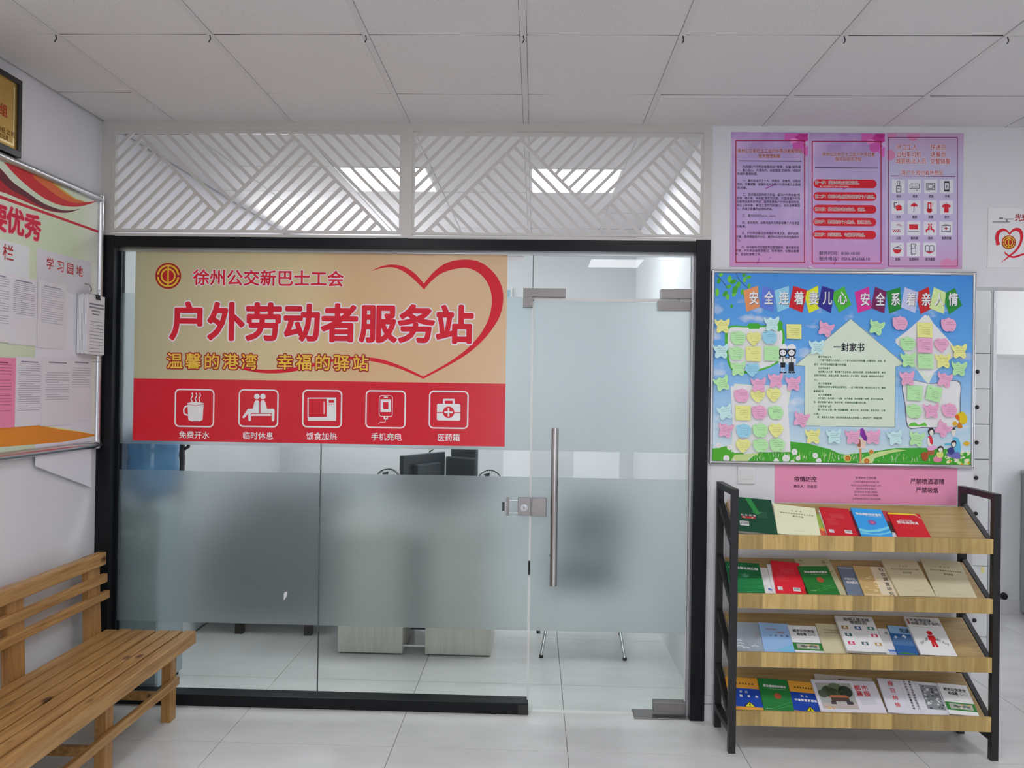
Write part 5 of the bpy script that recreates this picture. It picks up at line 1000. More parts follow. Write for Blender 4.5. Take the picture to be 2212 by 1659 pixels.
def d_bus(d):
    d.rect(0, 1, 0, .30, (40, 110, 44)); d.rect(.12, .9, .05, .25, (150, 150, 140), .0004); rg = random.Random(6)
    for k in range(16): x = .14 + rg.random() * .62; y = .07 + rg.random() * .12; d.rect(x, x + .12, y, y + .05, rg.choice(((90, 100, 100), (190, 190, 180), (60, 70, 70), (120, 140, 110), (180, 150, 90))), .0006)
    d.text('城市公交安全', .12, .90, .78, .018, (26, 26, 30), .035); d.text('和应急', .24, .58, .64, .018, (26, 26, 30), .035)
    for cx in (.70, .84): [d.line([(cx + .05 * math.cos(a), .64 + .045 * math.sin(a)), (cx + .05 * math.cos(a + .6), .64 + .045 * math.sin(a + .6))], .0014, (60, 60, 64)) for a in (i * .6 for i in range(11))]
    d.line([(.5, .52), (.6, .52)], .001, (90, 90, 90)); d.line([(.35, .37), (.75, .37)], .0012, (120, 120, 120))
book('white city bus safety booklet with a green foot band, third shelf', 2, S2(586, 747), S2(790, 753), S2(530, 560), .006, .014, (206, 206, 212), d_bus, group=G3)
book('cream textbook between the bus safety booklet and the big white book', 2, S2(792, 752), S2(965, 760), S2(725, 548), .008, .001, (190, 182, 150), lambda d: (d.text('毛泽东思想和中国特色', .26, .95, .78, .012, (120, 100, 60), .01), d.text('社会主义理论体系概论', .26, .95, .69, .012, (120, 100, 60), .01), d.line([(.3, .6), (.95, .6)], .002, (170, 160, 120))), group=G3)
def d_smart(d):
    d.text('聪明人是怎样', .20, .88, .885, .0205, (30, 30, 34), .02); d.text('带团队的', .34, .78, .785, .0205, (30, 30, 34), .02); d.line([(.35, .95), (.7, .95)], .001, (90, 90, 90))
    for x, y, c in ((.16, .62, (150, 110, 50)), (.50, .62, (60, 96, 150)), (.84, .62, (40, 110, 100)), (.18, .39, (40, 90, 96)), (.86, .39, (180, 40, 80)), (.18, .13, (190, 50, 90)), (.53, .13, (50, 84, 90)), (.87, .13, (160, 130, 70))):
        x0, x1 = x - .085, x + .085; d.rect(x0, x1, y - .05, y + .05, c, .0004); d.disc(x, y + .015, .005, (225, 225, 225), .0006); d.rect(x - .045, x + .045, y - .03, y - .005, (225, 225, 225), .0006)
    for k in range(4): d.line([(.34, .42 - k * .03), (.70, .42 - k * .03)], .0008, (130, 130, 140))
book('large white team leading book with small coloured icons, third shelf', 2, S2(965, 760), S2(1242, 767), S2(866, 492), .014, .021, (212, 210, 218), d_smart, group=G3)
book('white booklet with blue running figures right of the icon book', 2, S2(1235, 767), S2(1312, 769), S2(1168, 582), .004, .001, (208, 208, 216), lambda d: ([d.disc(.35 + .1 * k, .16 - .02 * (k % 2), .004, (60, 110, 190)) for k in range(7)], [d.rect(.33 + .1 * k, .37 + .1 * k, .02, .13, (60, 110, 190)) for k in range(7)], d.text('光', .5, .9, .82, .016, (40, 40, 44), .02)), group=G3)
def d_mtn(d):
    d.rect(0, 1, .72, 1, (124, 160, 192)); d.poly([(0, .5), (.2, .64), (.4, .58), (.62, .7), (.8, .62), (1, .68), (1, .3), (0, .3)], (70, 104, 146)); d.poly([(.5, .6), (.62, .7), (.74, .62), (.66, .56), (.6, .62)], (200, 210, 224)); d.poly([(.12, .56), (.2, .64), (.28, .59), (.22, .54)], (200, 210, 224)); d.text('党课', .50, .98, .84, .028, (24, 28, 36), .02); d.poly([(0, 0), (.4, .06), (.9, .02), (1, 0)], (60, 110, 70))
book('blue party lecture book with snowy mountains, third shelf', 2, S2(1316, 768), S2(1462, 771), S2(1240, 562), .008, .0055, (40, 84, 140), d_mtn, group=G3)
def d_team(d):
    d.text('不会带团队，', .11, .80, .90, .0195, (26, 26, 30), .02); d.text('你就只能干到死！', .12, .97, .80, .0195, (26, 26, 30), .02); d.rect(.03, .09, .77, .93, (150, 90, 80), .0004); d.line([(.12, .70), (.6, .70)], .0012, (120, 120, 130)); rg = random.Random(9)
    for k in range(70):
        s_ = rg.choice((-1, 1)); t_ = rg.random(); x = .52 + s_ * (.12 + .28 * t_); y = .34 - .17 * t_ + rg.uniform(-.03, .03); d.line([(x, y), (x + .004 * s_, y + .055)], .0009, rg.choice(((60, 60, 64), (110, 110, 114))), .0004)
    R_ = (186, 24, 32); d.disc(.52, .53, .0125, R_, .0006); d.poly([(.43, .46), (.61, .46), (.63, .32), (.585, .31), (.60, .13), (.53, .12), (.515, .27), (.50, .12), (.43, .13), (.455, .31), (.41, .32)], R_, .0006)
book('large white book with a red standing figure, rightmost on the third shelf', 2, S2(1484, 772), S2(1738, 779), S2(1360, 499), .013, .014, (210, 208, 216), d_team, group=G3)
# bottom shelf
def d_warn(l1, l2):
    def q(d):
        d.rect(0, 1, 0, .62, (26, 62, 150)); d.rect(0, 1, .62, 1, (206, 146, 52)); d.text(l1, .36, .62, .50, .0125, (220, 224, 236), .02); d.text(l2, .10, .92, .36, .0135, (220, 224, 236), .04)
        for k in range(7): x = .22 + .10 * k; d.poly([(x - .035, .76), (x + .035, .76), (x, .83)], (60, 44, 30), .0004)
        d.poly([(.42, .0), (.80, .0), (.61, .19)], (30, 30, 30), .0004); d.poly([(.47, .015), (.75, .015), (.61, .155)], (220, 200, 40), .0006); d.rect(.59, .63, .04, .11, (30, 30, 30), .0008); d.line([(.45, .25), (.6, .25)], .0012, (60, 100, 190))
    return q
book('orange and blue vehicle accident warning booklet, leftmost on the bottom shelf', 3, S4(190, 418), S4(412, 421), S4(150, 196), .007, .002, (206, 146, 52), d_warn('预防', '车辆事故'), 'booklet', 'booklet', G4)
book('green health knowledge booklet on the bottom shelf', 3, S4(415, 421), S4(622, 427), S4(372, 206), .006, .003, (34, 110, 54), d_safe, 'booklet', 'booklet', G4)
book('orange and blue gas poisoning warning booklet beside the newspaper', 3, S4(624, 427), S4(812, 434), S4(580, 223), .006, .001, (206, 146, 52), d_warn('防止', '中毒和窒息事故'), 'booklet', 'booklet', G4)
book('loose folded newsprint sheets sticking out above the morning paper', 3, S4(830, 436), S4(1240, 445), S4(760, 176), .003, .001, (186, 180, 170), lambda d: (d.line([(.35, .92), (.9, .92)], .001, (120, 110, 110)), d.rect(.4, .95, .80, .9, (120, 90, 80))), 'newspaper', 'newspaper', G4)
def d_morning(d):
    d.rect(.05, .60, .06, .90, (150, 152, 148)); rg = random.Random(8)
    for x, y, r, c in ((.22, .62, .030, (60, 76, 56)), (.34, .70, .034, (92, 104, 80)), (.48, .62, .032, (50, 60, 50)), (.28, .56, .03, (70, 80, 60)), (.42, .56, .024, (44, 50, 44)), (.12, .54, .022, (80, 90, 74))): d.disc(x, y, r, c, .0004 + r * .002)
    d.poly([(.18, .42), (.52, .42), (.47, .50), (.24, .50)], (170, 104, 76), .0007); d.rect(.22, .50, .30, .42, (70, 56, 52), .0007); d.rect(.05, .60, .06, .24, (168, 160, 154), .0006); d.rect(.2, .28, .2, .3, (60, 56, 60), .0008); d.rect(.44, .54, .2, .3, (60, 56, 60), .0008)
    for k in range(20): x = .08 + rg.random() * .15; y = .04 + rg.random() * .1; d.rect(x, x + .02, y, y + .02, rg.choice(((200, 60, 60), (214, 180, 90), (220, 214, 214))), .0009)
    d.text('都市', .64, .86, .76, .031, (176, 36, 44), .02); d.text('晨报', .64, .86, .57, .031, (176, 36, 44), .02)
    for k in range(7): d.line([(.66, .40 - k * .03), (.90, .40 - k * .03)], .0008, (110, 110, 116))
    for k in range(4): d.line([(.64, .86 + k * .025), (.95, .86 + k * .025)], .0006, (140, 140, 146))
book('morning newspaper with a red masthead and a park photo, bottom shelf', 3, S4(812, 436), S4(1268, 450), S4(738, 216), .007, .009, (196, 194, 204), d_morning, 'newspaper', 'newspaper', G4, pages=False)
def d_daily(d):
    for k in range(8): d.line([(.36, .96 - k * .11), (.37, .90 - k * .11)], .001, (120, 120, 126))
    RR = (180, 40, 48)
    for i, ch in enumerate('徐州日报'): d.text(ch, .15, .30, .14 + i * .235, .026, RR, .02)
    for i, ch in enumerate('以党史学习教育重要成果'): d.text(ch, .425, .49, .95 - i * .088, .0125, (40, 40, 46), .02)
    for i, ch in enumerate('凝聚打造区域样板强活力'): d.text(ch, .51, .575, .95 - i * .088, .0125, (40, 40, 46), .02)
    d.rect(.68, .98, .10, .90, (120, 124, 128)); rg = random.Random(5)
    for k in range(40): x = .69 + rg.random() * .25; y = .11 + rg.random() * .72; d.rect(x, x + .035, y, y + .05, rg.choice(((60, 62, 66), (190, 190, 194), (90, 94, 98), (214, 214, 216))), .0004 + .00001 * k)
    for k in range(14): d.line([(.60, .93 - k * .06), (.66, .93 - k * .06)], .0007, (120, 120, 126))
book('daily newspaper turned sideways with red vertical masthead, bottom shelf', 3, S4(1282, 450), S4(1700, 464), S4(1200, 206), .008, .008, (196, 195, 204), d_daily, 'newspaper', 'newspaper', G4, pages=False)
book('white city bus safety booklet with a green foot band, bottom shelf right end', 3, S4(1706, 463), S4(1904, 468), S4(1618, 240), .007, .017, (208, 208, 214), d_bus, 'booklet', 'booklet', G4)

# ================================================================ BENCH
bench = thing('bench', 'varnished slatted pine bench with a three rail back against the left wall', 'bench', (-1.9, -1.0, 0))
YE, YN = -.085, -1.95
for i in range(7):
    xa = -2.130 + i * .066; front = i == 6; e = (-.006, .004, 0, -.004, .003, 0, .006)[i]
    MB().box(xa, xa + .0555, YN, YE + e, .382 if not front else .350, .412 + (.0012 if i % 2 else 0), PINE, .004).build('seat_slat', bench)
for z0, z1, x0, x1, e in ((.738, .802, -2.175, -2.130, -.10), (.648, .692, -2.155, -2.128, -.088), (.565, .605, -2.150, -2.123, -.076)): MB().box(x0, x1, YN, e, z0, z1, PINE, .006).build('back_rail', bench)
for y in (-.235, -.815, -1.395, -1.93):
    m = MB(); m.prism([(-2.180, y, .80), (-2.150, y, .80), (-2.133, y, .38), (-2.165, y, .38)], (0, .105, 0), PINEZ); m.build('back_post', bench)
    MB().box(-2.175, -2.13, y + .02, y + .08, 0, .384, PINEZ, .003).build('leg', bench)
    MB().box(-1.792, -1.745, y + .03, y + .09, 0, .384, PINEZ, .003).build('leg', bench)
    MB().box(-2.13, -1.792, y + .045, y + .07, .098, .138, PINE, .003).build('cross_rail', bench)
    MB().box(-2.13, -1.70, y + .035, y + .085, .340, .382, PINE, .003).build('seat_bearer', bench)
MB().box(-1.745, -1.722, YN + .01, -.158, .172, .212, PINE, .003).build('front_stretcher', bench)

# ================================================================ LEFT WALL
FL = Fr((-2.222, 0, 0), (0, 1, 0), (0, 0, 1))
yR = -.028; z0, z1 = 1.315, 2.597
lb = thing('study_board', 'aluminium framed study notice board with red swoosh on the left wall', 'notice board', (-2.23, -1.1, z0))
MB().box(-2.238, -2.222, -2.3, yR - .01, z0 + .01, z1 - .01, grad_mat('board_pale_green', [(0, (205, 206, 216)), (.86, (176, 190, 160)), (.93, (186, 196, 172)), (1, (205, 208, 218))], 'Y', .4)).build('printed_sheet', lb)
for p0, p1 in (((-2.3, z1 - .018), (yR, z1 - .018)), ((-2.3, z0 + .018), (yR, z0 + .018)), ((yR - .018, z0), (yR - .018, z1))):
    m = MB(); m.cyl((-2.222, p0[0], p0[1]), (-2.222, p1[0], p1[1]), .019, ALU, n=18); m.build('frame_tube', lb)
L2 = lambda L: [(x / 4.367, 320 + y / 4.367) for x, y in L]; L3 = lambda L: [(x / 3.77, 560 + y / 3.77) for x, y in L]
def lp(m, L, c, h=.0004): ppoly(m, FL, L, ink(c), h)
zc_ = z1 - .036
m = MB()
def band(P, Q, c, h):
    P = smooth_pts([FL.px(*p) for p in L2(P)], 5, False); Q = smooth_pts([FL.px(*p) for p in L2(Q)], 5, False); cl = lambda p: (p[0], min(p[1], zc_)); n = min(len(P), len(Q))
    m.add([FL.p(*cl(p), h) for p in P[:n]] + [FL.p(*cl(p), h) for p in Q[:n]], [(i, i + 1, n + i + 1, n + i) for i in range(n - 1)], ink(c))
band([(-300, -60), (0, 190), (120, 320), (260, 420), (400, 515), (540, 572), (640, 588), (755, 572)], [(-300, 330), (0, 410), (100, 445), (250, 510), (400, 572), (520, 603), (640, 608), (755, 574)], (150, 26, 36), .0004)
band([(0, 190), (120, 320), (260, 420), (400, 515), (540, 572), (640, 588), (755, 572)], [(0, 300), (120, 400), (250, 470), (400, 560), (530, 598), (640, 606), (755, 574)], (84, 28, 40), .0007)
band([(20, 80), (150, 120), (300, 190), (510, 320), (600, 400), (700, 468), (800, 508), (912, 500)], [(20, 110), (130, 240), (280, 375), (430, 480), (560, 535), (690, 553), (800, 540), (912, 503)], (176, 34, 40), .0005)
band([(300, 190), (400, 250), (510, 322), (600, 400), (700, 468), (800, 509)], [(330, 290), (430, 370), (540, 450), (640, 500), (730, 520), (805, 512)], (190, 92, 44), .0008)
band([(455, 285), (510, 320), (600, 398), (700, 466), (780, 500)], [(480, 320), (530, 360), (610, 425), (700, 478), (780, 503)], (186, 150, 60), .0011)
m.build('swoosh_print', lb)
m = MB(); lp(m, L2([(-400, 300), (935, 780), (935, 802), (-400, 335)]), (172, 26, 44), .0005); m.build('red_line', lb)
m = MB(); lp(m, L2([(-300, 780), (275, 930), (275, 1235), (-300, 1150)]), (190, 194, 196), .0004); lp(m, L2([(345, 940), (860, 1080), (860, 1420), (345, 1280)]), (186, 186, 192), .0004); lp(m, L2([(330, 1280), (860, 1420), (860, 3200), (330, 3000)]), (196, 196, 206), .0004); m.build('panel_print', lb)
m = MB()
def ltext(s_, cx, cy, zz, c, b, gap=None, x1=None):
    n0 = FL.px(*L2([(cx, cy)])[0]); n1 = FL.px(*L2([x1])[0]) if x1 else None
    if n1:
        for i, ch in enumerate(s_): t_ = i / (len(s_) - 1); a = n0[0] + (n1[0] - n0[0]) * t_; z_ = n0[1] + (n1[1] - n0[1]) * t_; text(m, FL, ch, a - zz * .5, a + zz * .5, z_, zz, ink(c), .0012, b, 8)
    else: text(m, FL, s_, n0[0] - zz * .5, n0[0] + zz * .5, n0[1], zz, ink(c), .0012, b, 8)
for s_, cx, cy in (('要', -25, 645), ('优', 142, 690), ('秀', 308, 745)):
    n0 = FL.px(*L2([(cx, cy)])[0]); text(m, FL, s_, n0[0] - .058, n0[0] + .058, n0[1], .118, ink((225, 150, 160)), .0010, .06, 12); text(m, FL, s_, n0[0] - .058, n0[0] + .058, n0[1], .118, ink((178, 22, 52)), .0014, .032, 8)
ltext('学习园地', 470, 1090, .056, (168, 36, 40), .01, x1=(748, 1160)); ltext('栏', 74, 985, .072, (150, 40, 44), .01); m.build('lettering', lb)
m = MB(); lp(m, L3([(-700, 1240), (0, 1370), (300, 1350), (560, 1385), (768, 1425), (768, 1440), (500, 1490), (0, 1530), (-700, 1600)]), (196, 122, 42), .0005); lp(m, L3([(300, 1350), (560, 1385), (768, 1425), (640, 1405), (480, 1385)]), (212, 196, 120), .0007); m.build('orange_print', lb)
def sheet(label, TL, BR, col=None, th=.0006, lift=.002, name='paper_sheet', rows=18, title=True, tilt=0.0, ink_c=(122, 118, 136), text_span=(.12, .9), bot=.2, top=.9):
    y0_, zt = FL.px(*L3([TL])[0]); y1_, zb_ = FL.px(*L3([BR])[0]); lo = lift + .0008
    t = thing(name, label, 'paper', FL.p((y0_ + y1_) / 2, zb_, lo), 'papers pinned on the study board')
    f = Fr(FL.p(y0_, zt, lo), FL.u, (FL.v - FL.n * tilt).normalized()); W_, H_ = y1_ - y0_, zt - zb_
    MB().fbox(f, 0, W_, -H_, 0, 0, th, PAPER if col is None else ink(col), 0).build('sheet', t)
    m = MB(); c = ink(ink_c); rg = random.Random(len(label))
    if title: m.line(f, [(W_ * .22, -H_ * .07), (W_ * .8, -H_ * .07)], .006, c, th + .0003)
    for r in range(rows):
        v = -H_ * (1 - top) - (H_ * (top - bot)) * r / rows; a = text_span[0] + (.05 if r % 5 == 0 else 0); b = text_span[1] * (1 if r % 5 != 4 else rg.uniform(.5, .8)); x = a * W_
        while x < b * W_: w_ = rg.uniform(.004, .014); m.line(f, [(x, v), (min(x + w_, b * W_), v)], .002, c, th + .0003); x += w_ + .0018
    if rows: m.build('printed_lines', t)
    return t, f, W_, H_
sheet('white sheet of printed text cut by the left edge of the picture, upper row', (-260, 40), (92, 682), lift=.004, rows=20)
sheet('white letter with bold heading in the upper row of the study board', (72, 118), (292, 708), lift=.001, rows=17, bot=.42)
sheet('white form with faint small table, upper row right of the letter', (304, 168), (526, 736), lift=.002, rows=16, ink_c=(140, 138, 156), bot=.35)
sheet('pink printed sheet at the lower left of the study board', (-230, 786), (112, 1368), col=(206, 120, 150), lift=.003, rows=16, ink_c=(130, 50, 84))
sheet('white sheet with three text blocks, lower row beside the pink sheet', (117, 790), (340, 1350), lift=.001, rows=22)
sheet('white sheet with centred heading, lower row second from the corner', (336, 796), (572, 1342), lift=.003, rows=12, bot=.35, top=.78)
sheet('white document with double heading, lower row nearest the corner', (565, 800), (740, 1305), lift=.001, rows=9, bot=.5, top=.84)
# thick clipped stack
y0_, zt = FL.px(*L3([(640, 280)])[0]); y1_, zb_ = FL.px(*L3([(815, 783)])[0]); f = Fr((-2.215, -.245, 0), (0, 1, 0), (0, 0, 1))
st = thing('paper_stack', 'thick stack of white documents held by a black binder clip', 'paper stack', (-2.21, -.16, zb_))
for k in range(7): MB().box(-2.214 + k * .0055, -2.2125 + k * .0055 + .0026, -.245 + k * .003, -.068 - k * .0006, zb_ + .002 * (k % 3), zt - .003 * ((k * 2) % 3), PAPER).build('document', st)
ff = Fr((-2.1765, -.226, zt), (0, 1, 0), (0, 0, 1)); m = MB(); HH = zt - zb_
for k, (a, b, wd) in enumerate([(.02, .145, .008), (.02, .145, .008), (.04, .11, .006), (.045, .105, .006)] + [(.025, .14, .0025)] * 11 + [(.05, .14, .0025)] * 2): m.line(ff, [(a, -.045 - k * .0165 - (.02 if k > 3 else 0)), (b, -.045 - k * .0165 - (.02 if k > 3 else 0))], wd, ink((110, 108, 122)), .0003)
m.build('printed_lines', st)
m = MB(); m.prism([(-2.214, -.155, zt + .004), (-2.168, -.155, zt - .022), (-2.172, -.155, zt + .004)], (0, .032, 0), RUBBER); m.build('binder_clip', st)
m = MB(); m.tube([(-2.17, -.150, zt + .002), (-2.165, -.152, zt + .025), (-2.165, -.143, zt + .030), (-2.17, -.142, zt + .002)], .0012, CHROME, 6); m.build('clip_wire', st)
m = MB(); m.tube([(-2.220, -.175, zt + .055), (-2.200, -.170, zt + .050), (-2.195, -.160, zt + .032), (-2.204, -.15, zt + .02)], .0022, STEEL, 6); m.build('hook', st)
# gold plaque
FP = Fr((-2.205, 0, 0), (0, 1, 0), (0, 0, 1)); pr, pt_ = FP.px(48.5, 176); pb = 2.600; pr -= .001
pq = thing('award_plaque', 'gold award plaque in a black frame above the study board', 'plaque', (-2.22, pr - .3, pb))
m = MB()
for q in ((pr - .62, pr, pb, pb + .028), (pr - .62, pr, pt_ - .022, pt_), (pr - .022, pr, pb + .028, pt_ - .022), (pr - .62, pr - .6, pb + .028, pt_ - .022)): m.box(-2.238, -2.203, q[0], q[1], q[2], q[3], M('plaque_frame', (0.02, 0.018, 0.02), .25), .002)
m.build('frame', pq); GM = M('gold_foil', (0.66, 0.42, 0.11), .38, .7, bump=.08, bscale=14, var=.25)
MB().box(-2.236, -2.212, pr - .61, pr - .015, pb + .015, pt_ - .012, GM).build('gold_plate', pq)
FQ = Fr((-2.2115, 0, 0), (0, 1, 0), (0, 0, 1)); m = MB(); a, b = FQ.px(8, 238); text(m, FQ, '小组', a - .075, a + .024, b, .054, ink((150, 44, 20)), .0004, .02, 6)
a, b = FQ.px(20, 287); text(m, FQ, '江苏有限责任公司', a - .19, a + .035, b, .026, ink((96, 60, 10)), .0004, .015, 5); a, b = FQ.px(14, 295); text(m, FQ, '二〇二〇年元月', a - .14, a + .01, b - .006, .024, ink((96, 60, 10)), .0004, .015, 5); m.build('lettering', pq)
m = MB(); m.rect(FQ, pr - .60, pr - .035, pb + .040, pb + .050, M('gold_border', (0.9, 0.75, 0.4), .3, .8), .0003); m.rect(FQ, pr - .045, pr - .036, pb + .045, pt_ - .04, M('gold_border', (0, 0, 0)), .0003); m.build('foil_border', pq)

# ================================================================ BACK ROOM
t = thing('water_dispenser', 'pale blue grey water dispenser close behind the glass at left', 'water dispenser', (-2.10, .3, 0)); CB = M('dispenser_body', (0.40, 0.47, 0.52), .4)
MB().box(-2.228, -1.985, .15, .46, .02, .70, CB, .012).build('cabinet', t); MB().box(-2.222, -1.991, .145, .152, .05, .66, M('dispenser_door', (0.44, 0.51, 0.56), .35), .002).build('door', t)
MB().box(-2.228, -1.985, .15, .46, .705, .98, M('dispenser_top', (0.42, 0.50, 0.52), .4), .012).build('tap_housing', t); m = MB()
for x in (-2.15, -2.07): m.cyl((x, .15, .86), (x, .12, .86), .012, WHITEP); m.cyl((x, .125, .86), (x, .125, .82), .009, WHITEP)
m.build('tap', t); MB().box(-2.21, -2.0, .16, .44, 0, .02, RUBBER).build('base', t)
BLU = M('blue_polycarbonate', (0.10, 0.32, 0.62), .15); bs_ = BLU.node_tree.nodes['Principled BSDF']; bs_.inputs['Transmission Weight'].default_value = .35
t = thing('water_bottle', 'large blue upturned water bottle on the dispenser', 'water bottle', (-2.095, .30, .98)); MB().lathe((-2.095, .30, .98), [(.03, .002), (.032, .01), (.06, .03), (.125, .09), (.133, .12), (.128, .16), (.133, .2), (.133, .24), (.128, .27), (.133, .31), (.133, .38), (.11, .42), (0, .425)], BLU).build('bottle_body', t)
MB().lathe((-2.095, .30, .98), [(.055, .001), (.06, .028), (.05, .03), (.03, .005)], WHITEP).build('neck_ring', t)
m = MB(); m.box(-2.03, -1.99, .425, .455, .981, 1.36, RUBBER, .004); m.tube([(-1.995, .44, 1.36), (-1.965, .44, 1.34), (-1.965, .44, 1.29), (-1.998, .44, 1.27)], .010, RUBBER); m.box(-2.04, -1.99, .415, .459, .981, 1.0, RUBBER)
tag(m.build('cup_dispenser', loc=(-2.01, .44, .981)), 'black upright cup tube standing on the dispenser right of the blue bottle', 'cup dispenser')
LEA = M('black_leather', (0.055, 0.065, 0.075), .4)
t = thing('armchair', 'dark leather armchair blurred behind the left frosted glass', 'armchair', (-1.74, 1.5, 0))
MB().box(-2.15, -1.32, 1.18, 1.9, .12, .42, LEA, .03).build('seat_base', t); MB().box(-2.0, -1.46, 1.15, 1.7, .42, .55, LEA, .04).build('cushion', t); MB().box(-2.15, -1.32, 1.68, 1.95, .3, .95, LEA, .05).build('backrest', t)
for x0, x1 in ((-2.18, -2.02), (-1.46, -1.30)): MB().box(x0, x1, 1.15, 1.85, .3, .70, LEA, .04).build('armrest', t)
for x in (-1.93, -1.47): MB().box(x - .025, x + .025, 1.16, 1.21, 0, .10, RUBBER).build('leg', t)
t = thing('office_desk', 'pale laminate desk with two end panels behind the glazing', 'desk', (-.72, 1.1, 0))
for xa, xb in ((-1.19, -.788), (-.649, -.246)): MB().box(xa, xb, .835, 1.35, .008, .745, DESKW, .003).build('pedestal', t)
MB().box(-1.24, -.20, .80, 1.45, .745, .77, DESKW, .003).build('desk_top', t); MB().box(-.788, -.649, 1.15, 1.17, .06, .745, M('dark_blue_panel', (0.06, 0.09, 0.13), .4)).build('modesty_panel', t); m = MB(); m.cyl((-.788, .86, .05), (-.649, .86, .05), .006, WHITEP); m.build('foot_bar', t)
m = MB()
for xa, xb in ((-1.18, -.80), (-.64, -.256)): m.box(xa, xb, .85, 1.33, 0, .008, RUBBER)
m.build('plinth', t)
MON = M('monitor_shell', (0.035, 0.045, 0.055), .35)
def monitor(x, y, rot, w_, h_, z_, label):
    f = Fr((x, y, .77), (math.cos(rot), math.sin(rot), 0), (-math.sin(rot), math.cos(rot), 0)); t = thing('monitor', label, 'monitor', (x, y, .77))
    MB().fbox(f, -w_ / 2, w_ / 2, -.012, .022, z_, z_ + h_, MON, .006).build('screen', t); MB().fbox(f, -.12, .12, -.05, -.012, z_ + .06, z_ + h_ - .06, MON, .012).build('rear_housing', t)
    MB().fbox(f, -.02, .02, -.03, .0, .01, z_ + .1, MON).build('stem', t); MB().fbox(f, -.12, .12, -.09, .09, 0, .012, MON, .004).build('foot', t)
monitor(-.715, 1.12, math.radians(58), .42, .29, .155, 'black monitor seen obliquely from behind, left one on the desk')
monitor(-.47, 1.33, math.radians(-28), .20, .34, .13, 'upright dark monitor beside the left monitor on the desk')
def fan(x, y, label):
    t = thing('desk_fan', label, 'fan', (x, y, .77)); zc = 1.058; m = MB(); R_ = .078
    m.tube([(x + R_ * math.cos(a), y - .02, zc + R_ * math.sin(a)) for a in (2 * math.pi * k / 28 for k in range(28))], .0028, RUBBER, 6, True)
    m.tube([(x + R_ * .96 * math.cos(a), y + .03, zc + R_ * .96 * math.sin(a)) for a in (2 * math.pi * k / 28 for k in range(28))], .002, RUBBER, 5, True)
    for k in range(36): a = 2 * math.pi * k / 36; m.cyl((x + .02 * math.cos(a), y - .045, zc + .02 * math.sin(a)), (x + R_ * math.cos(a), y - .02, zc + R_ * math.sin(a)), .0009, RUBBER, n=5, caps=False)
    m.build('wire_guard', t); MB().cyl((x, y - .05, zc), (x, y + .06, zc), .022, RUBBER).build('motor', t); MB().cyl((x, y + .04, .79), (x, y + .04, zc), .009, RUBBER).build('stem', t); MB().cyl((x, y + .02, .77), (x, y + .02, .79), .06, RUBBER, n=24).build('base', t)
    m = MB()
    for k in range(4): a = 2 * math.pi * k / 4 + .3; m.prism([(x + .015 * math.cos(a), y, zc + .015 * math.sin(a)), (x + .06 * math.cos(a - .3), y + .008, zc + .06 * math.sin(a - .3)), (x + .064 * math.cos(a + .35), y - .008, zc + .064 * math.sin(a + .35))], (0, .002, 0), MON)
    m.build('blades', t)
fan(-.905, .90, 'small black wire desk fan left of the monitors'); fan(-.272, .93, 'small black wire desk fan at the right end of the desk')
t = thing('potted_plant', 'small leafy green potted plant behind the monitors', 'plant', (-.72, 1.32, .77)); MB().lathe((-.72, 1.32, .77), [(0, 0), (.045, 0), (.06, .11), (.052, .11), (.04, .02), (0, .02)], M('terracotta_white', (.7, .68, .64), .5)).build('pot', t)
m = MB(); m.tube([(-.72, 1.32, .80), (-.71, 1.32, 1.05), (-.70, 1.31, 1.2)], .004, M('plant_stem', (.1, .2, .05), .6)); m.build('stem', t); LG = M('plant_leaf', (.06, .22, .05), .45); rg = random.Random(1)
for k in range(16):
    z = .98 + .022 * (k % 14); a = k * 2.4; L_ = .06 + .02 * rg.random(); b = Vector((-.71, 1.31, z)); d = Vector((math.cos(a), math.sin(a) * .6, .35)).normalized(); s_ = d.cross(Vector((0, 0, 1))).normalized(); tip = b + d * L_
    m = MB(); m.add([b, b + d * L_ * .5 + s_ * .014 + Vector((0, 0, .004)), tip, b + d * L_ * .5 - s_ * .014 + Vector((0, 0, .004))], [(0, 1, 2), (0, 2, 3)], LG); m.build('leaf', t)
NVY = M('dark_blue_fabric', (0.05, 0.075, 0.11), .8)
t = thing('chrome_leg_chair', 'dark blue chair with splayed chrome legs behind the glass door', 'chair', (.32, 1.05, 0))
MB().box(.10, .56, .90, 1.32, .43, .49, NVY, .02).build('seat', t); MB().box(.20, .62, 1.28, 1.33, .56, .92, NVY, .02).build('backrest', t); MB().box(.13, .53, .86, .90, .40, .60, NVY, .015).build('front_pad', t)
for (x0, y0), (x1, y1) in (((.065, .85), (.14, .93)), ((.575, .84), (.50, .93)), ((.05, 1.33), (.14, 1.26)), ((.60, 1.33), (.52, 1.26))):
    m = MB(); m.cyl((x0, y0, .012), (x1, y1, .43), .0105, CHROME, n=12); m.build('leg', t); m = MB(); m.cyl((x0, y0, 0), (x0, y0, .018), .013, RUBBER, n=12); m.build('rubber_foot', t)
for x in (.24, .58): m = MB(); m.cyl((x, 1.305, .46), (x, 1.305, .6), .009, CHROME, n=10); m.build('back_support', t)
t = thing('office_chair', 'black office chair pushed in behind the desk', 'chair', (-.72, 1.75, 0))
MB().box(-.97, -.50, 1.55, 2.0, .42, .50, LEA, .03).build('seat', t); MB().box(-.95, -.52, 1.98, 2.05, .52, .94, LEA, .03).build('backrest', t); MB().cyl((-.735, 1.78, .08), (-.735, 1.78, .42), .025, RUBBER).build('gas_column', t); MB().box(-.76, -.71, 2.0, 2.03, .44, .6, RUBBER).build('back_bracket', t)
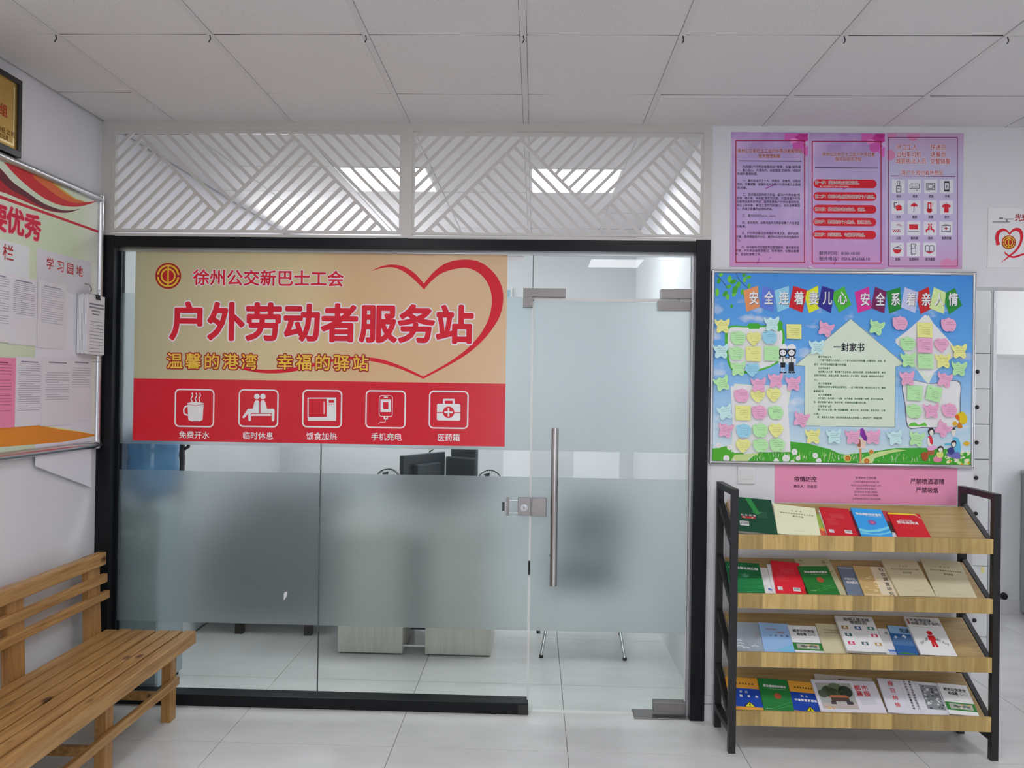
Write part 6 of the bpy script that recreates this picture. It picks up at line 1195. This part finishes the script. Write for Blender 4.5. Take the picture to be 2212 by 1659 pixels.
for k in range(5): a = 2 * math.pi * k / 5 + .3; m = MB(); m.cyl((-.735, 1.78, .09), (-.735 + .27 * math.cos(a), 1.78 + .27 * math.sin(a), .06), .016, RUBBER, n=8); m.cyl((-.735 + .27 * math.cos(a), 1.78 + .27 * math.sin(a) - .012, .028), (-.735 + .27 * math.cos(a), 1.78 + .27 * math.sin(a) + .012, .028), .028, RUBBER); m.build('base_spoke', t)
# smear on the frosted glass
m = MB(); fr2 = Fr((0, YG - .0082, 0), (1, 0, 0), (0, 0, 1)); ppoly(m, fr2, smooth_pts([(613, 1290), (613, 1282), (618, 1278), (621, 1281), (619, 1288), (613, 1297)], 3), M('white_smear', (.75, .78, .78), .6), .0002); m.build('paint_smear', part)

# ================================================================ CORRIDOR
t = thing('locker_cabinet', 'tall white cabinet of stacked small doors in the corridor', 'cabinet', (2.57, 1.1, 0)); LW = M('locker_paint', (.76, .77, .77), .45)
MB().box(2.34, 2.785, .92, 1.36, .0, 2.5, M('locker_carcass', (.30, .30, .30), .6)).build('carcass', t)
zz = [.17 + .2165 * k for k in range(9)] + [2.5]; zz = [0.0 + .02, .173, .390, .606, .823, 1.04, 1.258, 1.472, 1.689, 1.906, 2.49]
for a, b in zip(zz, zz[1:]):
    d = MB().box(2.345, 2.782, .903, .92, a + .0025, b - .0025, LW, .002).build('locker_door', t)
    if b - a < .3 and a > .1: m = MB(); zk = a + (b - a) * .48; m.lathe((0, 0, 0), [(0, 0), (.010, .002), (.013, .010), (.009, .017), (0, .02)], RUBBER, 12); m.v = [(2.702 + x, .903 - z_, zk + y) for x, y, z_ in m.v]; m.f = [tuple(reversed(f_)) for f_ in m.f]; m.build('knob', t, parent=d)
MB().box(2.742, 2.762, .901, .903, .565, .60, ink((196, 190, 130))).build('sticker', t)
m = MB(); m.box(2.80, 2.812, .93, .98, 0, 2.6, M('trim_grey', (.45, .46, .47), .5)); m.box(2.816, 2.836, .93, .98, 0, 2.6, WALL2); tag(m.build('trim_3', kind='structure'), 'narrow vertical door trim beside the corridor cabinet', 'trim')
m = MB(); f_ = Fr((3.594, 2.085, .125), (1, 0, 0), (0, 0, 1)); m.cyl((3.585, 2.1, .128), (3.585, 2.075, .125), .026, RUBBER, .022, 20); tag(m.build('pipe_stub', loc=(3.585, 2.1, .128)), 'short black pipe stub at the foot of the corridor wall', 'pipe')
t = thing('low_cabinet', 'grey low cabinet at the right edge of the picture in the corridor', 'cabinet', (3.9, 1.9, 0)); MB().box(3.70, 4.12, 1.72, 2.08, 0.02, 1.06, M('grey_cabinet', (.40, .41, .43), .5), .004).build('body', t); MB().box(3.69, 4.13, 1.71, 2.08, 1.06, 1.085, M('grey_cabinet_top', (.5, .5, .52), .4), .003).build('top', t); MB().box(3.72, 4.10, 1.74, 2.06, 0, .02, RUBBER).build('plinth', t)
